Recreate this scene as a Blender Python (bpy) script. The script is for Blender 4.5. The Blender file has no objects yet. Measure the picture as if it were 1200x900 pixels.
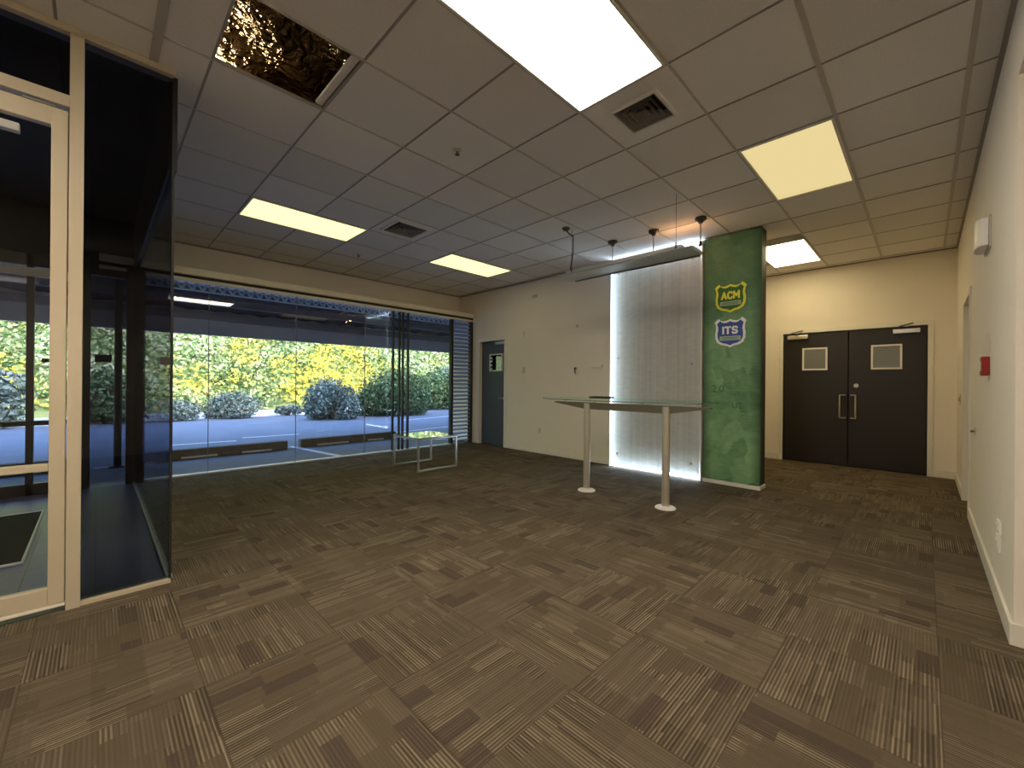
import bpy, bmesh, math, random
import numpy as np
from mathutils import Vector, Matrix

random.seed(7)
sc = bpy.context.scene
COL = sc.collection
PI = math.pi

# ------------------------------------------------------------------ materials
def new_mat(name):
    m = bpy.data.materials.new(name)
    m.use_nodes = True
    nt = m.node_tree
    nt.nodes.clear()
    out = nt.nodes.new('ShaderNodeOutputMaterial')
    return m, nt, out

def N(nt, t, **kw):
    n = nt.nodes.new(t)
    for k, v in kw.items():
        setattr(n, k, v)
    return n

def setin(n, **kw):
    for k, v in kw.items():
        n.inputs[k.replace('_', ' ')].default_value = v

def M(nt, op, a, b=None, c=None):
    n = nt.nodes.new('ShaderNodeMath')
    n.operation = op
    for i, v in enumerate((a, b, c)):
        if v is None:
            continue
        if isinstance(v, (int, float)):
            n.inputs[i].default_value = v
        else:
            nt.links.new(v, n.inputs[i])
    return n.outputs[0]

def MIX(nt, f, a, b, blend='MIX'):
    n = nt.nodes.new('ShaderNodeMix')
    n.data_type = 'RGBA'
    n.blend_type = blend
    for i, v in ((0, f), (6, a), (7, b)):
        if isinstance(v, (int, float)):
            n.inputs[i].default_value = v
        elif isinstance(v, tuple):
            n.inputs[i].default_value = (*v, 1) if len(v) == 3 else v
        else:
            nt.links.new(v, n.inputs[i])
    return n.outputs[2]

def pbr(name, col, rough=0.5, metal=0.0, var=0.0, vscale=6.0, bump=0.0, bscale=80.0, coat=0.0, spec=0.5):
    m, nt, out = new_mat(name)
    b = N(nt, 'ShaderNodeBsdfPrincipled')
    b.inputs['Roughness'].default_value = rough
    b.inputs['Metallic'].default_value = metal
    b.inputs['Coat Weight'].default_value = coat
    b.inputs['Specular IOR Level'].default_value = spec
    nt.links.new(b.outputs[0], out.inputs[0])
    tc = N(nt, 'ShaderNodeTexCoord')
    no = N(nt, 'ShaderNodeTexNoise')
    no.inputs['Scale'].default_value = vscale
    no.inputs['Detail'].default_value = 4
    nt.links.new(tc.outputs['Object'], no.inputs['Vector'])
    dark = tuple(max(0, c * (1 - var)) for c in col)
    lite = tuple(min(1, c * (1 + var)) for c in col)
    c = MIX(nt, no.outputs['Fac'], dark, lite)
    nt.links.new(c, b.inputs['Base Color'])
    if bump:
        n2 = N(nt, 'ShaderNodeTexNoise')
        n2.inputs['Scale'].default_value = bscale
        nt.links.new(tc.outputs['Object'], n2.inputs['Vector'])
        bp = N(nt, 'ShaderNodeBump')
        bp.inputs['Strength'].default_value = bump
        bp.inputs['Distance'].default_value = 0.01
        nt.links.new(n2.outputs['Fac'], bp.inputs['Height'])
        nt.links.new(bp.outputs[0], b.inputs['Normal'])
    return m

def emit(name, col, s):
    m, nt, out = new_mat(name)
    e = N(nt, 'ShaderNodeEmission')
    e.inputs[0].default_value = (*col, 1)
    e.inputs[1].default_value = s
    nt.links.new(e.outputs[0], out.inputs[0])
    return m

def glass(name, tint, refl=1.0, gcol=(1, 1, 1)):
    m, nt, out = new_mat(name)
    t = N(nt, 'ShaderNodeBsdfTransparent')
    t.inputs[0].default_value = (*tint, 1)
    g = N(nt, 'ShaderNodeBsdfGlossy')
    g.inputs['Roughness'].default_value = 0.0
    g.inputs[0].default_value = (*gcol, 1)
    lw = N(nt, 'ShaderNodeLayerWeight')
    lw.inputs[0].default_value = 0.5
    p = M(nt, 'POWER', lw.outputs['Facing'], 5.0)
    f = M(nt, 'MULTIPLY_ADD', p, 0.9 * refl, 0.035 * refl)
    mx = N(nt, 'ShaderNodeMixShader')
    nt.links.new(f, mx.inputs[0])
    nt.links.new(t.outputs[0], mx.inputs[1])
    nt.links.new(g.outputs[0], mx.inputs[2])
    nt.links.new(mx.outputs[0], out.inputs[0])
    return m

def carpet_mat():
    m, nt, out = new_mat('carpet')
    b = N(nt, 'ShaderNodeBsdfPrincipled')
    setin(b, Roughness=0.95)
    b.inputs['Specular IOR Level'].default_value = 0.15
    nt.links.new(b.outputs[0], out.inputs[0])
    tc = N(nt, 'ShaderNodeTexCoord')
    sp = N(nt, 'ShaderNodeSeparateXYZ')
    nt.links.new(tc.outputs['Object'], sp.inputs[0])
    X = M(nt, 'SUBTRACT', sp.outputs[0], 0.30 - 10)
    Y = M(nt, 'SUBTRACT', sp.outputs[1], 0.45 - 10)
    S = 0.5
    ix = M(nt, 'FLOOR', M(nt, 'DIVIDE', X, S))
    iy = M(nt, 'FLOOR', M(nt, 'DIVIDE', Y, S))
    par = M(nt, 'MODULO', M(nt, 'ADD', ix, iy), 2.0)
    def wn(a, bb, seed=0.0):
        c = N(nt, 'ShaderNodeCombineXYZ')
        for i, v in enumerate((a, bb)):
            if isinstance(v, (int, float)):
                c.inputs[i].default_value = v
            else:
                nt.links.new(v, c.inputs[i])
        c.inputs[2].default_value = seed
        w = N(nt, 'ShaderNodeTexWhiteNoise')
        nt.links.new(c.outputs[0], w.inputs['Vector'])
        return w.outputs['Value']
    tile_r = wn(ix, iy, 1.3)
    flip = M(nt, 'GREATER_THAN', tile_r, 0.88)
    ori = M(nt, 'ABSOLUTE', M(nt, 'SUBTRACT', par, flip))
    lx = M(nt, 'SUBTRACT', X, M(nt, 'MULTIPLY', ix, S))
    ly = M(nt, 'SUBTRACT', Y, M(nt, 'MULTIPLY', iy, S))
    # u across the stripes, v along them
    iv = M(nt, 'SUBTRACT', 1.0, ori)
    u = M(nt, 'ADD', M(nt, 'MULTIPLY', lx, ori), M(nt, 'MULTIPLY', ly, iv))
    v = M(nt, 'ADD', M(nt, 'MULTIPLY', ly, ori), M(nt, 'MULTIPLY', lx, iv))
    tid = M(nt, 'ADD', M(nt, 'MULTIPLY', ix, 37.0), M(nt, 'MULTIPLY', iy, 11.0))
    # bands across u with uneven widths, then blocks along v
    def blocks(bw, bh, seed):
        band = M(nt, 'FLOOR', M(nt, 'DIVIDE', u, bw))
        off = M(nt, 'MULTIPLY', wn(M(nt, 'ADD', tid, band), seed, seed), bh)
        blk = M(nt, 'FLOOR', M(nt, 'DIVIDE', M(nt, 'ADD', v, off), bh))
        return wn(M(nt, 'ADD', M(nt, 'MULTIPLY', tid, 3.7), band), blk, seed + 5.1), band, blk
    r1, band1, blk1 = blocks(0.125, 0.30, 1.0)
    r2, band2, blk2 = blocks(0.07, 0.19, 2.0)
    r3, band3, blk3 = blocks(0.50, 0.16, 3.0)
    # stripes: random per pitch and per block
    si = M(nt, 'FLOOR', M(nt, 'DIVIDE', u, 0.0125))
    key = M(nt, 'ADD', M(nt, 'MULTIPLY', blk2, 7.7), M(nt, 'MULTIPLY', tid, 1.9))
    sr = wn(si, key, 8.0)
    si2 = M(nt, 'FLOOR', M(nt, 'DIVIDE', u, 0.0062))
    sr2 = wn(si2, M(nt, 'ADD', key, blk1), 9.0)
    wave = M(nt, 'MULTIPLY_ADD', M(nt, 'SINE', M(nt, 'MULTIPLY', u, 2 * PI / 0.0125)), 0.5, 0.5)
    st = M(nt, 'ADD', M(nt, 'MULTIPLY', sr, 0.32), M(nt, 'ADD', M(nt, 'MULTIPLY', sr2, 0.18), M(nt, 'MULTIPLY', wave, 0.50)))
    # stripe contrast by block
    amp = M(nt, 'MULTIPLY_ADD', r1, 0.95, 0.15)
    sv = M(nt, 'MULTIPLY_ADD', M(nt, 'SUBTRACT', st, 0.5), amp, 0.5)
    ramp = N(nt, 'ShaderNodeValToRGB')
    nt.links.new(sv, ramp.inputs[0])
    e = ramp.color_ramp.elements
    e[0].position = 0.15; e[0].color = (0.055, 0.042, 0.029, 1)
    e[1].position = 0.85; e[1].color = (0.230, 0.187, 0.128, 1)
    k = ramp.color_ramp.elements.new(0.5); k.color = (0.104, 0.083, 0.056, 1)
    base = ramp.outputs[0]
    # block tone
    tone = M(nt, 'MULTIPLY_ADD', r3, 0.22, 0.90)
    base = MIX(nt, 1.0, base, (1, 1, 1), 'MULTIPLY')
    tn = N(nt, 'ShaderNodeCombineColor')
    tone2 = M(nt, 'MULTIPLY', tone, M(nt, 'MULTIPLY_ADD', tile_r, 0.22, 0.88))
    for i in range(3):
        nt.links.new(tone2, tn.inputs[i])
    base = MIX(nt, 1.0, base, tn.outputs[0], 'MULTIPLY')
    # plain dark brown patches and plain olive blocks
    pd = M(nt, 'GREATER_THAN', r2, 0.955)
    base = MIX(nt, M(nt, 'MULTIPLY', pd, 0.75), base, (0.064, 0.046, 0.037))
    pp = M(nt, 'LESS_THAN', r2, 0.13)
    base = MIX(nt, M(nt, 'MULTIPLY', pp, 0.8), base, (0.093, 0.073, 0.047))
    # seams between tiles
    def edge(t):
        return M(nt, 'LESS_THAN', M(nt, 'MINIMUM', t, M(nt, 'SUBTRACT', S, t)), 0.0022)
    sm = M(nt, 'MAXIMUM', edge(lx), edge(ly))
    base = MIX(nt, M(nt, 'MULTIPLY', sm, 0.5), base, (0.05, 0.035, 0.022))
    # fuzz
    no = N(nt, 'ShaderNodeTexNoise')
    no.inputs['Scale'].default_value = 260
    no.inputs['Detail'].default_value = 2
    nt.links.new(tc.outputs['Object'], no.inputs['Vector'])
    base = MIX(nt, 0.35, base, MIX(nt, no.outputs['Fac'], (0.2, 0.2, 0.2), (0.9, 0.9, 0.9)), 'OVERLAY')
    nt.links.new(base, b.inputs['Base Color'])
    bp = N(nt, 'ShaderNodeBump')
    setin(bp, Strength=0.5, Distance=0.004)
    nt.links.new(M(nt, 'ADD', M(nt, 'MULTIPLY', sv, 0.8), M(nt, 'MULTIPLY', no.outputs['Fac'], 0.4)), bp.inputs['Height'])
    nt.links.new(bp.outputs[0], b.inputs['Normal'])
    return m

def ceiling_mat(name, col):
    m, nt, out = new_mat(name)
    b = N(nt, 'ShaderNodeBsdfPrincipled')
    setin(b, Roughness=0.9)
    nt.links.new(b.outputs[0], out.inputs[0])
    tc = N(nt, 'ShaderNodeTexCoord')
    no = N(nt, 'ShaderNodeTexNoise'); no.inputs['Scale'].default_value = 150; no.inputs['Detail'].default_value = 3
    nt.links.new(tc.outputs['Object'], no.inputs['Vector'])
    vo = N(nt, 'ShaderNodeTexVoronoi'); vo.inputs['Scale'].default_value = 1 / 0.6 * 1.0
    geo = N(nt, 'ShaderNodeNewGeometry')
    c = MIX(nt, no.outputs['Fac'], tuple(x * 0.86 for x in col), tuple(min(1, x * 1.12) for x in col))
    v = M(nt, 'MULTIPLY_ADD', geo.outputs['Random Per Island'], 0.14, 0.92)
    cc = N(nt, 'ShaderNodeCombineColor')
    for i in range(3):
        nt.links.new(v, cc.inputs[i])
    c = MIX(nt, 1.0, c, cc.outputs[0], 'MULTIPLY')
    nt.links.new(c, b.inputs['Base Color'])
    bp = N(nt, 'ShaderNodeBump'); setin(bp, Strength=0.35, Distance=0.004)
    nt.links.new(no.outputs['Fac'], bp.inputs['Height'])
    nt.links.new(bp.outputs[0], b.inputs['Normal'])
    return m

def print_mat():
    """green collage print on the display column"""
    m, nt, out = new_mat('green_print')
    b = N(nt, 'ShaderNodeBsdfPrincipled')
    setin(b, Roughness=0.55)
    nt.links.new(b.outputs[0], out.inputs[0])
    tc = N(nt, 'ShaderNodeTexCoord')
    mp = N(nt, 'ShaderNodeMapping')
    mp.inputs['Scale'].default_value = (1, 1, 1)
    nt.links.new(tc.outputs['Object'], mp.inputs[0])
    n1 = N(nt, 'ShaderNodeTexNoise'); setin(n1, Scale=2.6, Detail=6.0, Roughness=0.65, Distortion=0.8)
    nt.links.new(mp.outputs[0], n1.inputs['Vector'])
    n2 = N(nt, 'ShaderNodeTexVoronoi', distance='CHEBYCHEV'); n2.inputs['Scale'].default_value = 4.2
    mp2 = N(nt, 'ShaderNodeMapping'); mp2.inputs['Rotation'].default_value = (0.35, 0, 0)
    nt.links.new(tc.outputs['Object'], mp2.inputs[0])
    nt.links.new(mp2.outputs[0], n2.inputs['Vector'])
    sc_ = N(nt, 'ShaderNodeSeparateColor'); nt.links.new(n2.outputs['Color'], sc_.inputs[0])
    n3 = N(nt, 'ShaderNodeTexNoise'); setin(n3, Scale=30.0, Detail=2.0)
    mp3 = N(nt, 'ShaderNodeMapping'); mp3.inputs['Scale'].default_value = (1, .35, 3)
    nt.links.new(tc.outputs['Object'], mp3.inputs[0]); nt.links.new(mp3.outputs[0], n3.inputs['Vector'])
    f = M(nt, 'ADD', M(nt, 'MULTIPLY', n1.outputs['Fac'], 0.9),
          M(nt, 'ADD', M(nt, 'MULTIPLY', sc_.outputs[0], 0.28), M(nt, 'MULTIPLY', n3.outputs['Fac'], 0.22)))
    r = N(nt, 'ShaderNodeValToRGB')
    e = r.color_ramp.elements
    e[0].position = 0.40; e[0].color = (0.045, 0.15, 0.065, 1)
    e[1].position = 0.92; e[1].color = (0.28, 0.50, 0.27, 1)
    nt.links.new(f, r.inputs[0])
    # printed darker border left and right, darker towards the top
    sp = N(nt, 'ShaderNodeSeparateXYZ'); nt.links.new(tc.outputs['Object'], sp.inputs[0])
    d = M(nt, 'ABSOLUTE', M(nt, 'SUBTRACT', sp.outputs[1], 1.61))
    mr = N(nt, 'ShaderNodeMapRange'); setin(mr, From_Min=0.20, From_Max=0.315, To_Min=0.0, To_Max=0.8)
    nt.links.new(d, mr.inputs[0])
    c = MIX(nt, mr.outputs[0], r.outputs[0], (0.012, 0.045, 0.016))
    mz = N(nt, 'ShaderNodeMapRange'); setin(mz, From_Min=1.2, From_Max=2.3, To_Min=0.0, To_Max=0.45)
    nt.links.new(sp.outputs[2], mz.inputs[0])
    c = MIX(nt, mz.outputs[0], c, (0.05, 0.17, 0.09))
    nt.links.new(c, b.inputs['Base Color'])
    return m

def leaf_mat(name, stops, nscale, island=0.5, trans=0.25):
    m, nt, out = new_mat(name)
    tc = N(nt, 'ShaderNodeTexCoord'); geo = N(nt, 'ShaderNodeNewGeometry')
    no = N(nt, 'ShaderNodeTexNoise'); setin(no, Scale=nscale, Detail=3.0)
    nt.links.new(tc.outputs['Object'], no.inputs['Vector'])
    f = M(nt, 'ADD', M(nt, 'MULTIPLY', no.outputs['Fac'], 1 - island),
          M(nt, 'MULTIPLY', geo.outputs['Random Per Island'], island))
    r = N(nt, 'ShaderNodeValToRGB')
    els = r.color_ramp.elements
    while len(els) < len(stops):
        els.new(0.5)
    for e, (p, c) in zip(els, stops):
        e.position = p; e.color = (*c, 1)
    nt.links.new(f, r.inputs[0])
    d = N(nt, 'ShaderNodeBsdfDiffuse'); t = N(nt, 'ShaderNodeBsdfTranslucent')
    nt.links.new(r.outputs[0], d.inputs[0]); nt.links.new(r.outputs[0], t.inputs[0])
    mx = N(nt, 'ShaderNodeMixShader'); mx.inputs[0].default_value = trans
    nt.links.new(d.outputs[0], mx.inputs[1]); nt.links.new(t.outputs[0], mx.inputs[2])
    nt.links.new(mx.outputs[0], out.inputs[0])
    return m

def hill_mat():
    """scrub: lime and dark greens, with drifts of yellow flower"""
    m, nt, out = new_mat('hillside_leaves')
    tc = N(nt, 'ShaderNodeTexCoord'); geo = N(nt, 'ShaderNodeNewGeometry')
    n1 = N(nt, 'ShaderNodeTexNoise'); setin(n1, Scale=.55, Detail=3.0)
    nt.links.new(tc.outputs['Object'], n1.inputs['Vector'])
    n2 = N(nt, 'ShaderNodeTexNoise'); setin(n2, Scale=.17, Detail=3.0, Roughness=.6)
    nt.links.new(tc.outputs['Object'], n2.inputs['Vector'])
    isl = geo.outputs['Random Per Island']
    f = M(nt, 'ADD', M(nt, 'MULTIPLY', n1.outputs['Fac'], .5), M(nt, 'MULTIPLY', isl, .5))
    def ramp(stops):
        r = N(nt, 'ShaderNodeValToRGB'); els = r.color_ramp.elements
        while len(els) < len(stops): els.new(.5)
        for e, (p, c) in zip(els, stops):
            e.position = p; e.color = (*c, 1)
        nt.links.new(f, r.inputs[0]); return r.outputs[0]
    g = ramp([(.22, (.03, .06, .025)), (.38, (.15, .24, .08)), (.52, (.36, .46, .16)), (.64, (.60, .62, .34)), (.76, (.74, .70, .46))])
    y = ramp([(.22, (.12, .16, .04)), (.38, (.50, .48, .12)), (.52, (.78, .66, .10)), (.70, (.84, .68, .10))])
    w = M(nt, 'ADD', n2.outputs['Fac'], M(nt, 'MULTIPLY', M(nt, 'SUBTRACT', isl, .5), .12))
    mr = N(nt, 'ShaderNodeMapRange'); setin(mr, From_Min=.515, From_Max=.575)
    nt.links.new(w, mr.inputs[0])
    c = MIX(nt, mr.outputs[0], g, y)
    d = N(nt, 'ShaderNodeBsdfDiffuse'); t = N(nt, 'ShaderNodeBsdfTranslucent')
    nt.links.new(c, d.inputs[0]); nt.links.new(c, t.inputs[0])
    mx = N(nt, 'ShaderNodeMixShader'); mx.inputs[0].default_value = .25
    nt.links.new(d.outputs[0], mx.inputs[1]); nt.links.new(t.outputs[0], mx.inputs[2])
    nt.links.new(mx.outputs[0], out.inputs[0])
    return m

def flute_mat():
    """twin-wall polycarbonate: fine vertical ribs, satin"""
    m, nt, out = new_mat('fluted_polycarbonate')
    b = N(nt, 'ShaderNodeBsdfPrincipled')
    setin(b, Roughness=0.28)
    b.inputs['Subsurface Weight'].default_value = 0.0
    tc = N(nt, 'ShaderNodeTexCoord'); sp = N(nt, 'ShaderNodeSeparateXYZ')
    nt.links.new(tc.outputs['Object'], sp.inputs[0])
    s = M(nt, 'SINE', M(nt, 'MULTIPLY', sp.outputs[1], 2 * PI / 0.016))
    no = N(nt, 'ShaderNodeTexNoise'); setin(no, Scale=1.0, Detail=4.0)
    mp = N(nt, 'ShaderNodeMapping'); mp.inputs['Scale'].default_value = (1, 26, 0.5)
    nt.links.new(tc.outputs['Object'], mp.inputs[0]); nt.links.new(mp.outputs[0], no.inputs['Vector'])
    n2 = N(nt, 'ShaderNodeTexNoise'); setin(n2, Scale=1.0, Detail=3.0)
    mp2 = N(nt, 'ShaderNodeMapping'); mp2.inputs['Scale'].default_value = (1, 9, 30)
    nt.links.new(tc.outputs['Object'], mp2.inputs[0]); nt.links.new(mp2.outputs[0], n2.inputs['Vector'])
    f = M(nt, 'ADD', M(nt, 'MULTIPLY', no.outputs['Fac'], 0.6), M(nt, 'MULTIPLY', n2.outputs['Fac'], 0.4))
    f = M(nt, 'ADD', f, M(nt, 'MULTIPLY', s, 0.04))
    r = N(nt, 'ShaderNodeValToRGB')
    r.color_ramp.elements[0].position = .3; r.color_ramp.elements[0].color = (.66, .66, .64, 1)
    r.color_ramp.elements[1].position = .7; r.color_ramp.elements[1].color = (.84, .85, .84, 1)
    nt.links.new(f, r.inputs[0])
    nt.links.new(r.outputs[0], b.inputs['Base Color'])
    bp = N(nt, 'ShaderNodeBump'); setin(bp, Strength=0.5, Distance=0.003)
    nt.links.new(s, bp.inputs['Height']); nt.links.new(bp.outputs[0], b.inputs['Normal'])
    t = N(nt, 'ShaderNodeBsdfTranslucent'); nt.links.new(r.outputs[0], t.inputs[0])
    mx = N(nt, 'ShaderNodeMixShader'); mx.inputs[0].default_value = 0.5
    nt.links.new(b.outputs[0], mx.inputs[1]); nt.links.new(t.outputs[0], mx.inputs[2])
    nt.links.new(mx.outputs[0], out.inputs[0])
    return m

def tile_floor_mat():
    m, nt, out = new_mat('entry_tiles')
    b = N(nt, 'ShaderNodeBsdfPrincipled'); setin(b, Roughness=0.35)
    nt.links.new(b.outputs[0], out.inputs[0])
    tc = N(nt, 'ShaderNodeTexCoord')
    br = N(nt, 'ShaderNodeTexBrick'); br.offset = 0.0
    setin(br, Scale=1.0, Mortar_Size=0.004, Brick_Width=0.30, Row_Height=0.30)
    br.inputs['Color1'].default_value = (.15, .155, .30, 1); br.inputs['Color2'].default_value = (.18, .185, .34, 1)
    br.inputs['Mortar'].default_value = (.10, .11, .13, 1)
    nt.links.new(tc.outputs['Object'], br.inputs['Vector'])
    nt.links.new(br.outputs['Color'], b.inputs['Base Color'])
    return m

def foil_mat():
    m, nt, out = new_mat('crinkled_foil')
    b = N(nt, 'ShaderNodeBsdfPrincipled'); setin(b, Roughness=0.07, Metallic=1.0)
    b.inputs['Base Color'].default_value = (.22, .15, .08, 1)
    nt.links.new(b.outputs[0], out.inputs[0])
    tc = N(nt, 'ShaderNodeTexCoord')
    n1 = N(nt, 'ShaderNodeTexNoise'); setin(n1, Scale=14.0, Detail=2.0, Distortion=1.0)
    nt.links.new(tc.outputs['Object'], n1.inputs['Vector'])
    bp = N(nt, 'ShaderNodeBump'); setin(bp, Strength=1.0, Distance=0.05)
    nt.links.new(n1.outputs['Fac'], bp.inputs['Height']); nt.links.new(bp.outputs[0], b.inputs['Normal'])
    return m

MT = dict(
    carpet=carpet_mat(),
    wall=pbr('painted_wall', (.84, .78, .69), .75, var=.03, vscale=3, bump=.08, bscale=220),
    wall_side=pbr('painted_side_wall', (.84, .79, .71), .75, var=.03, vscale=3, bump=.08, bscale=220),
    trim=pbr('gloss_trim', (.78, .75, .68), .4, var=.02),
    tile=ceiling_mat('ceiling_tile', (.80, .77, .74)),
    tee=pbr('ceiling_tee', (.30, .27, .25), .5, var=.05),
    tee_light=pbr('ceiling_tee_pale', (.50, .47, .43), .5, var=.05),
    dark_void=pbr('roof_void', (.02, .016, .012), .9, var=.2),
    foil=foil_mat(),
    alu=pbr('champagne_aluminium', (.66, .58, .43), .38, metal=.25, var=.03),
    alu_dark=pbr('bronze_frame', (.035, .03, .026), .4, metal=.2, var=.05),
    sill=pbr('aluminium_sill', (.62, .64, .66), .4, metal=.4, var=.03),
    rail=pbr('cream_rail', (.84, .77, .64), .45, var=.03),
    black=pbr('black_plastic', (.012, .012, .012), .4, var=.1),
    gasket=pbr('rubber_gasket', (.01, .01, .01), .6, var=.1),
    door_grey=pbr('charcoal_door_paint', (.062, .074, .092), .45, var=.04),
    door_black=pbr('black_door_paint', (.014, .011, .010), .42, var=.08),
    chrome=pbr('brushed_steel', (.62, .60, .56), .28, metal=1, var=.03),
    leg_metal=pbr('satin_beige_metal', (.60, .55, .46), .33, metal=.55, var=.03),
    beam=pbr('table_beam_paint', (.16, .13, .095), .45, var=.05),
    white=pbr('white_plastic', (.80, .78, .74), .4, var=.02),
    offwhite=pbr('cream_plastic', (.60, .55, .46), .45, var=.03),
    vent_blade=pbr('vent_blade_grey', (.26, .23, .20), .5, var=.05),
    lobby_ceiling=pbr('lobby_ceiling_navy', (.045, .05, .065), .8, var=.1),
    red=pbr('red_plastic', (.30, .018, .015), .4, var=.05),
    lamp_grey=pbr('grey_luminaire', (.50, .53, .52), .4, metal=.2, var=.04),
    lamp_cup=pbr('dark_lamp_canopy', (.10, .085, .075), .4, metal=.4, var=.04),
    cable=pbr('dark_cable', (.04, .035, .03), .6, var=.05),
    print_green=print_mat(),
    print_side=pbr('dark_green_return', (.012, .022, .012), .5, var=.2),
    ghost=pbr('faint_print_ink', (.075, .16, .07), .55, var=.05),
    yellow=pbr('sign_yellow', (.92, .95, .08), .5, var=.02),
    sign_green=pbr('sign_green', (.045, .17, .04), .5, var=.03),
    sign_pale=pbr('sign_pale_ribbon', (.40, .55, .38), .5, var=.03),
    sign_white=pbr('sign_white', (.92, .95, .97), .5, var=.02),
    sign_blue=pbr('sign_blue', (.04, .09, .36), .5, var=.03),
    flute=flute_mat(),
    window_glass=glass('window_glass', (.985, .99, .99), .8),
    tint_glass=glass('dark_tinted_glass', (.47, .48, .52), .4),
    door_glass=glass('door_glass', (.94, .95, .96), .3),
    table_glass=glass('table_glass', (.90, .95, .93), 1.2, (.8, .95, .88)),
    glass_edge=pbr('green_glass_edge', (.16, .24, .20), .15, var=.05),
    vision=pbr('frosted_vision_glass', (.20, .21, .22), .15, var=.1),
    coffee_top=pbr('dark_mirror_top', (.012, .014, .012), .03, var=.1, coat=1.0, spec=1.0),
    entry=tile_floor_mat(),
    mat_black=pbr('black_mat_pile', (.012, .012, .016), .95, var=.3, vscale=120, bump=.5, bscale=300),
    asphalt=pbr('asphalt', (.20, .21, .23), .9, var=.22, vscale=1.3, bump=.3, bscale=60),
    paint=pbr('road_paint', (.75, .76, .78), .7, var=.05),
    timber=pbr('weathered_timber', (.17, .15, .11), .9, var=.3, vscale=12),
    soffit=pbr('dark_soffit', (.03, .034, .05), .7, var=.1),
    corrugated=pbr('skylit_steel', (.42, .62, .95), .45, metal=.0, var=.05),
    fascia=pbr('grey_fascia', (.52, .56, .64), .6, var=.05),
    purlin=pbr('purlin_grey', (.22, .24, .30), .6, var=.05),
    louvre=pbr('blue_grey_louvre', (.38, .50, .78), .4, metal=.1, var=.05),
    concrete=pbr('roof_concrete', (.3, .3, .3), .9, var=.1),
    gravel=pbr('pale_gravel', (.62, .60, .55), .95, var=.12, vscale=3),
    soil=pbr('hill_grass', (.22, .26, .09), .95, var=.3, vscale=1.5),
    bark=pbr('branch_bark', (.09, .07, .05), .9, var=.2),
    hill_leaf=hill_mat(),
    bush_leaf=leaf_mat('bush_leaves', [(.25, (.03, .06, .025)), (.5, (.10, .16, .065)), (.75, (.24, .32, .16))], 1.5, .6),
    bush_grey=leaf_mat('grey_bush_leaves', [(.25, (.06, .09, .07)), (.5, (.17, .22, .17)), (.75, (.34, .40, .33))], 1.5, .6),
)
WARM = (1.0, .78, .42)
MT['lamp_main'] = emit('diffuser_bright', (1.0, .87, .69), 11.5)
MT['lamp_mid'] = emit('diffuser_warm', (1.0, .86, .32), .78)
MT['lamp_dim'] = emit('diffuser_dim', (1.0, .80, .38), .32)
MT['lamp_fill'] = emit('diffuser_fill', (1.0, .86, .69), 9.5)
MT['lamp_alcove'] = emit('diffuser_alcove', (1.0, .80, .42), 4.0)
MT['led'] = emit('led_strip', (.62, .80, 1.0), 7.0)
MT['orange_glow'] = emit('halogen_tip', (1.0, .55, .2), 14.0)

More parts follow.
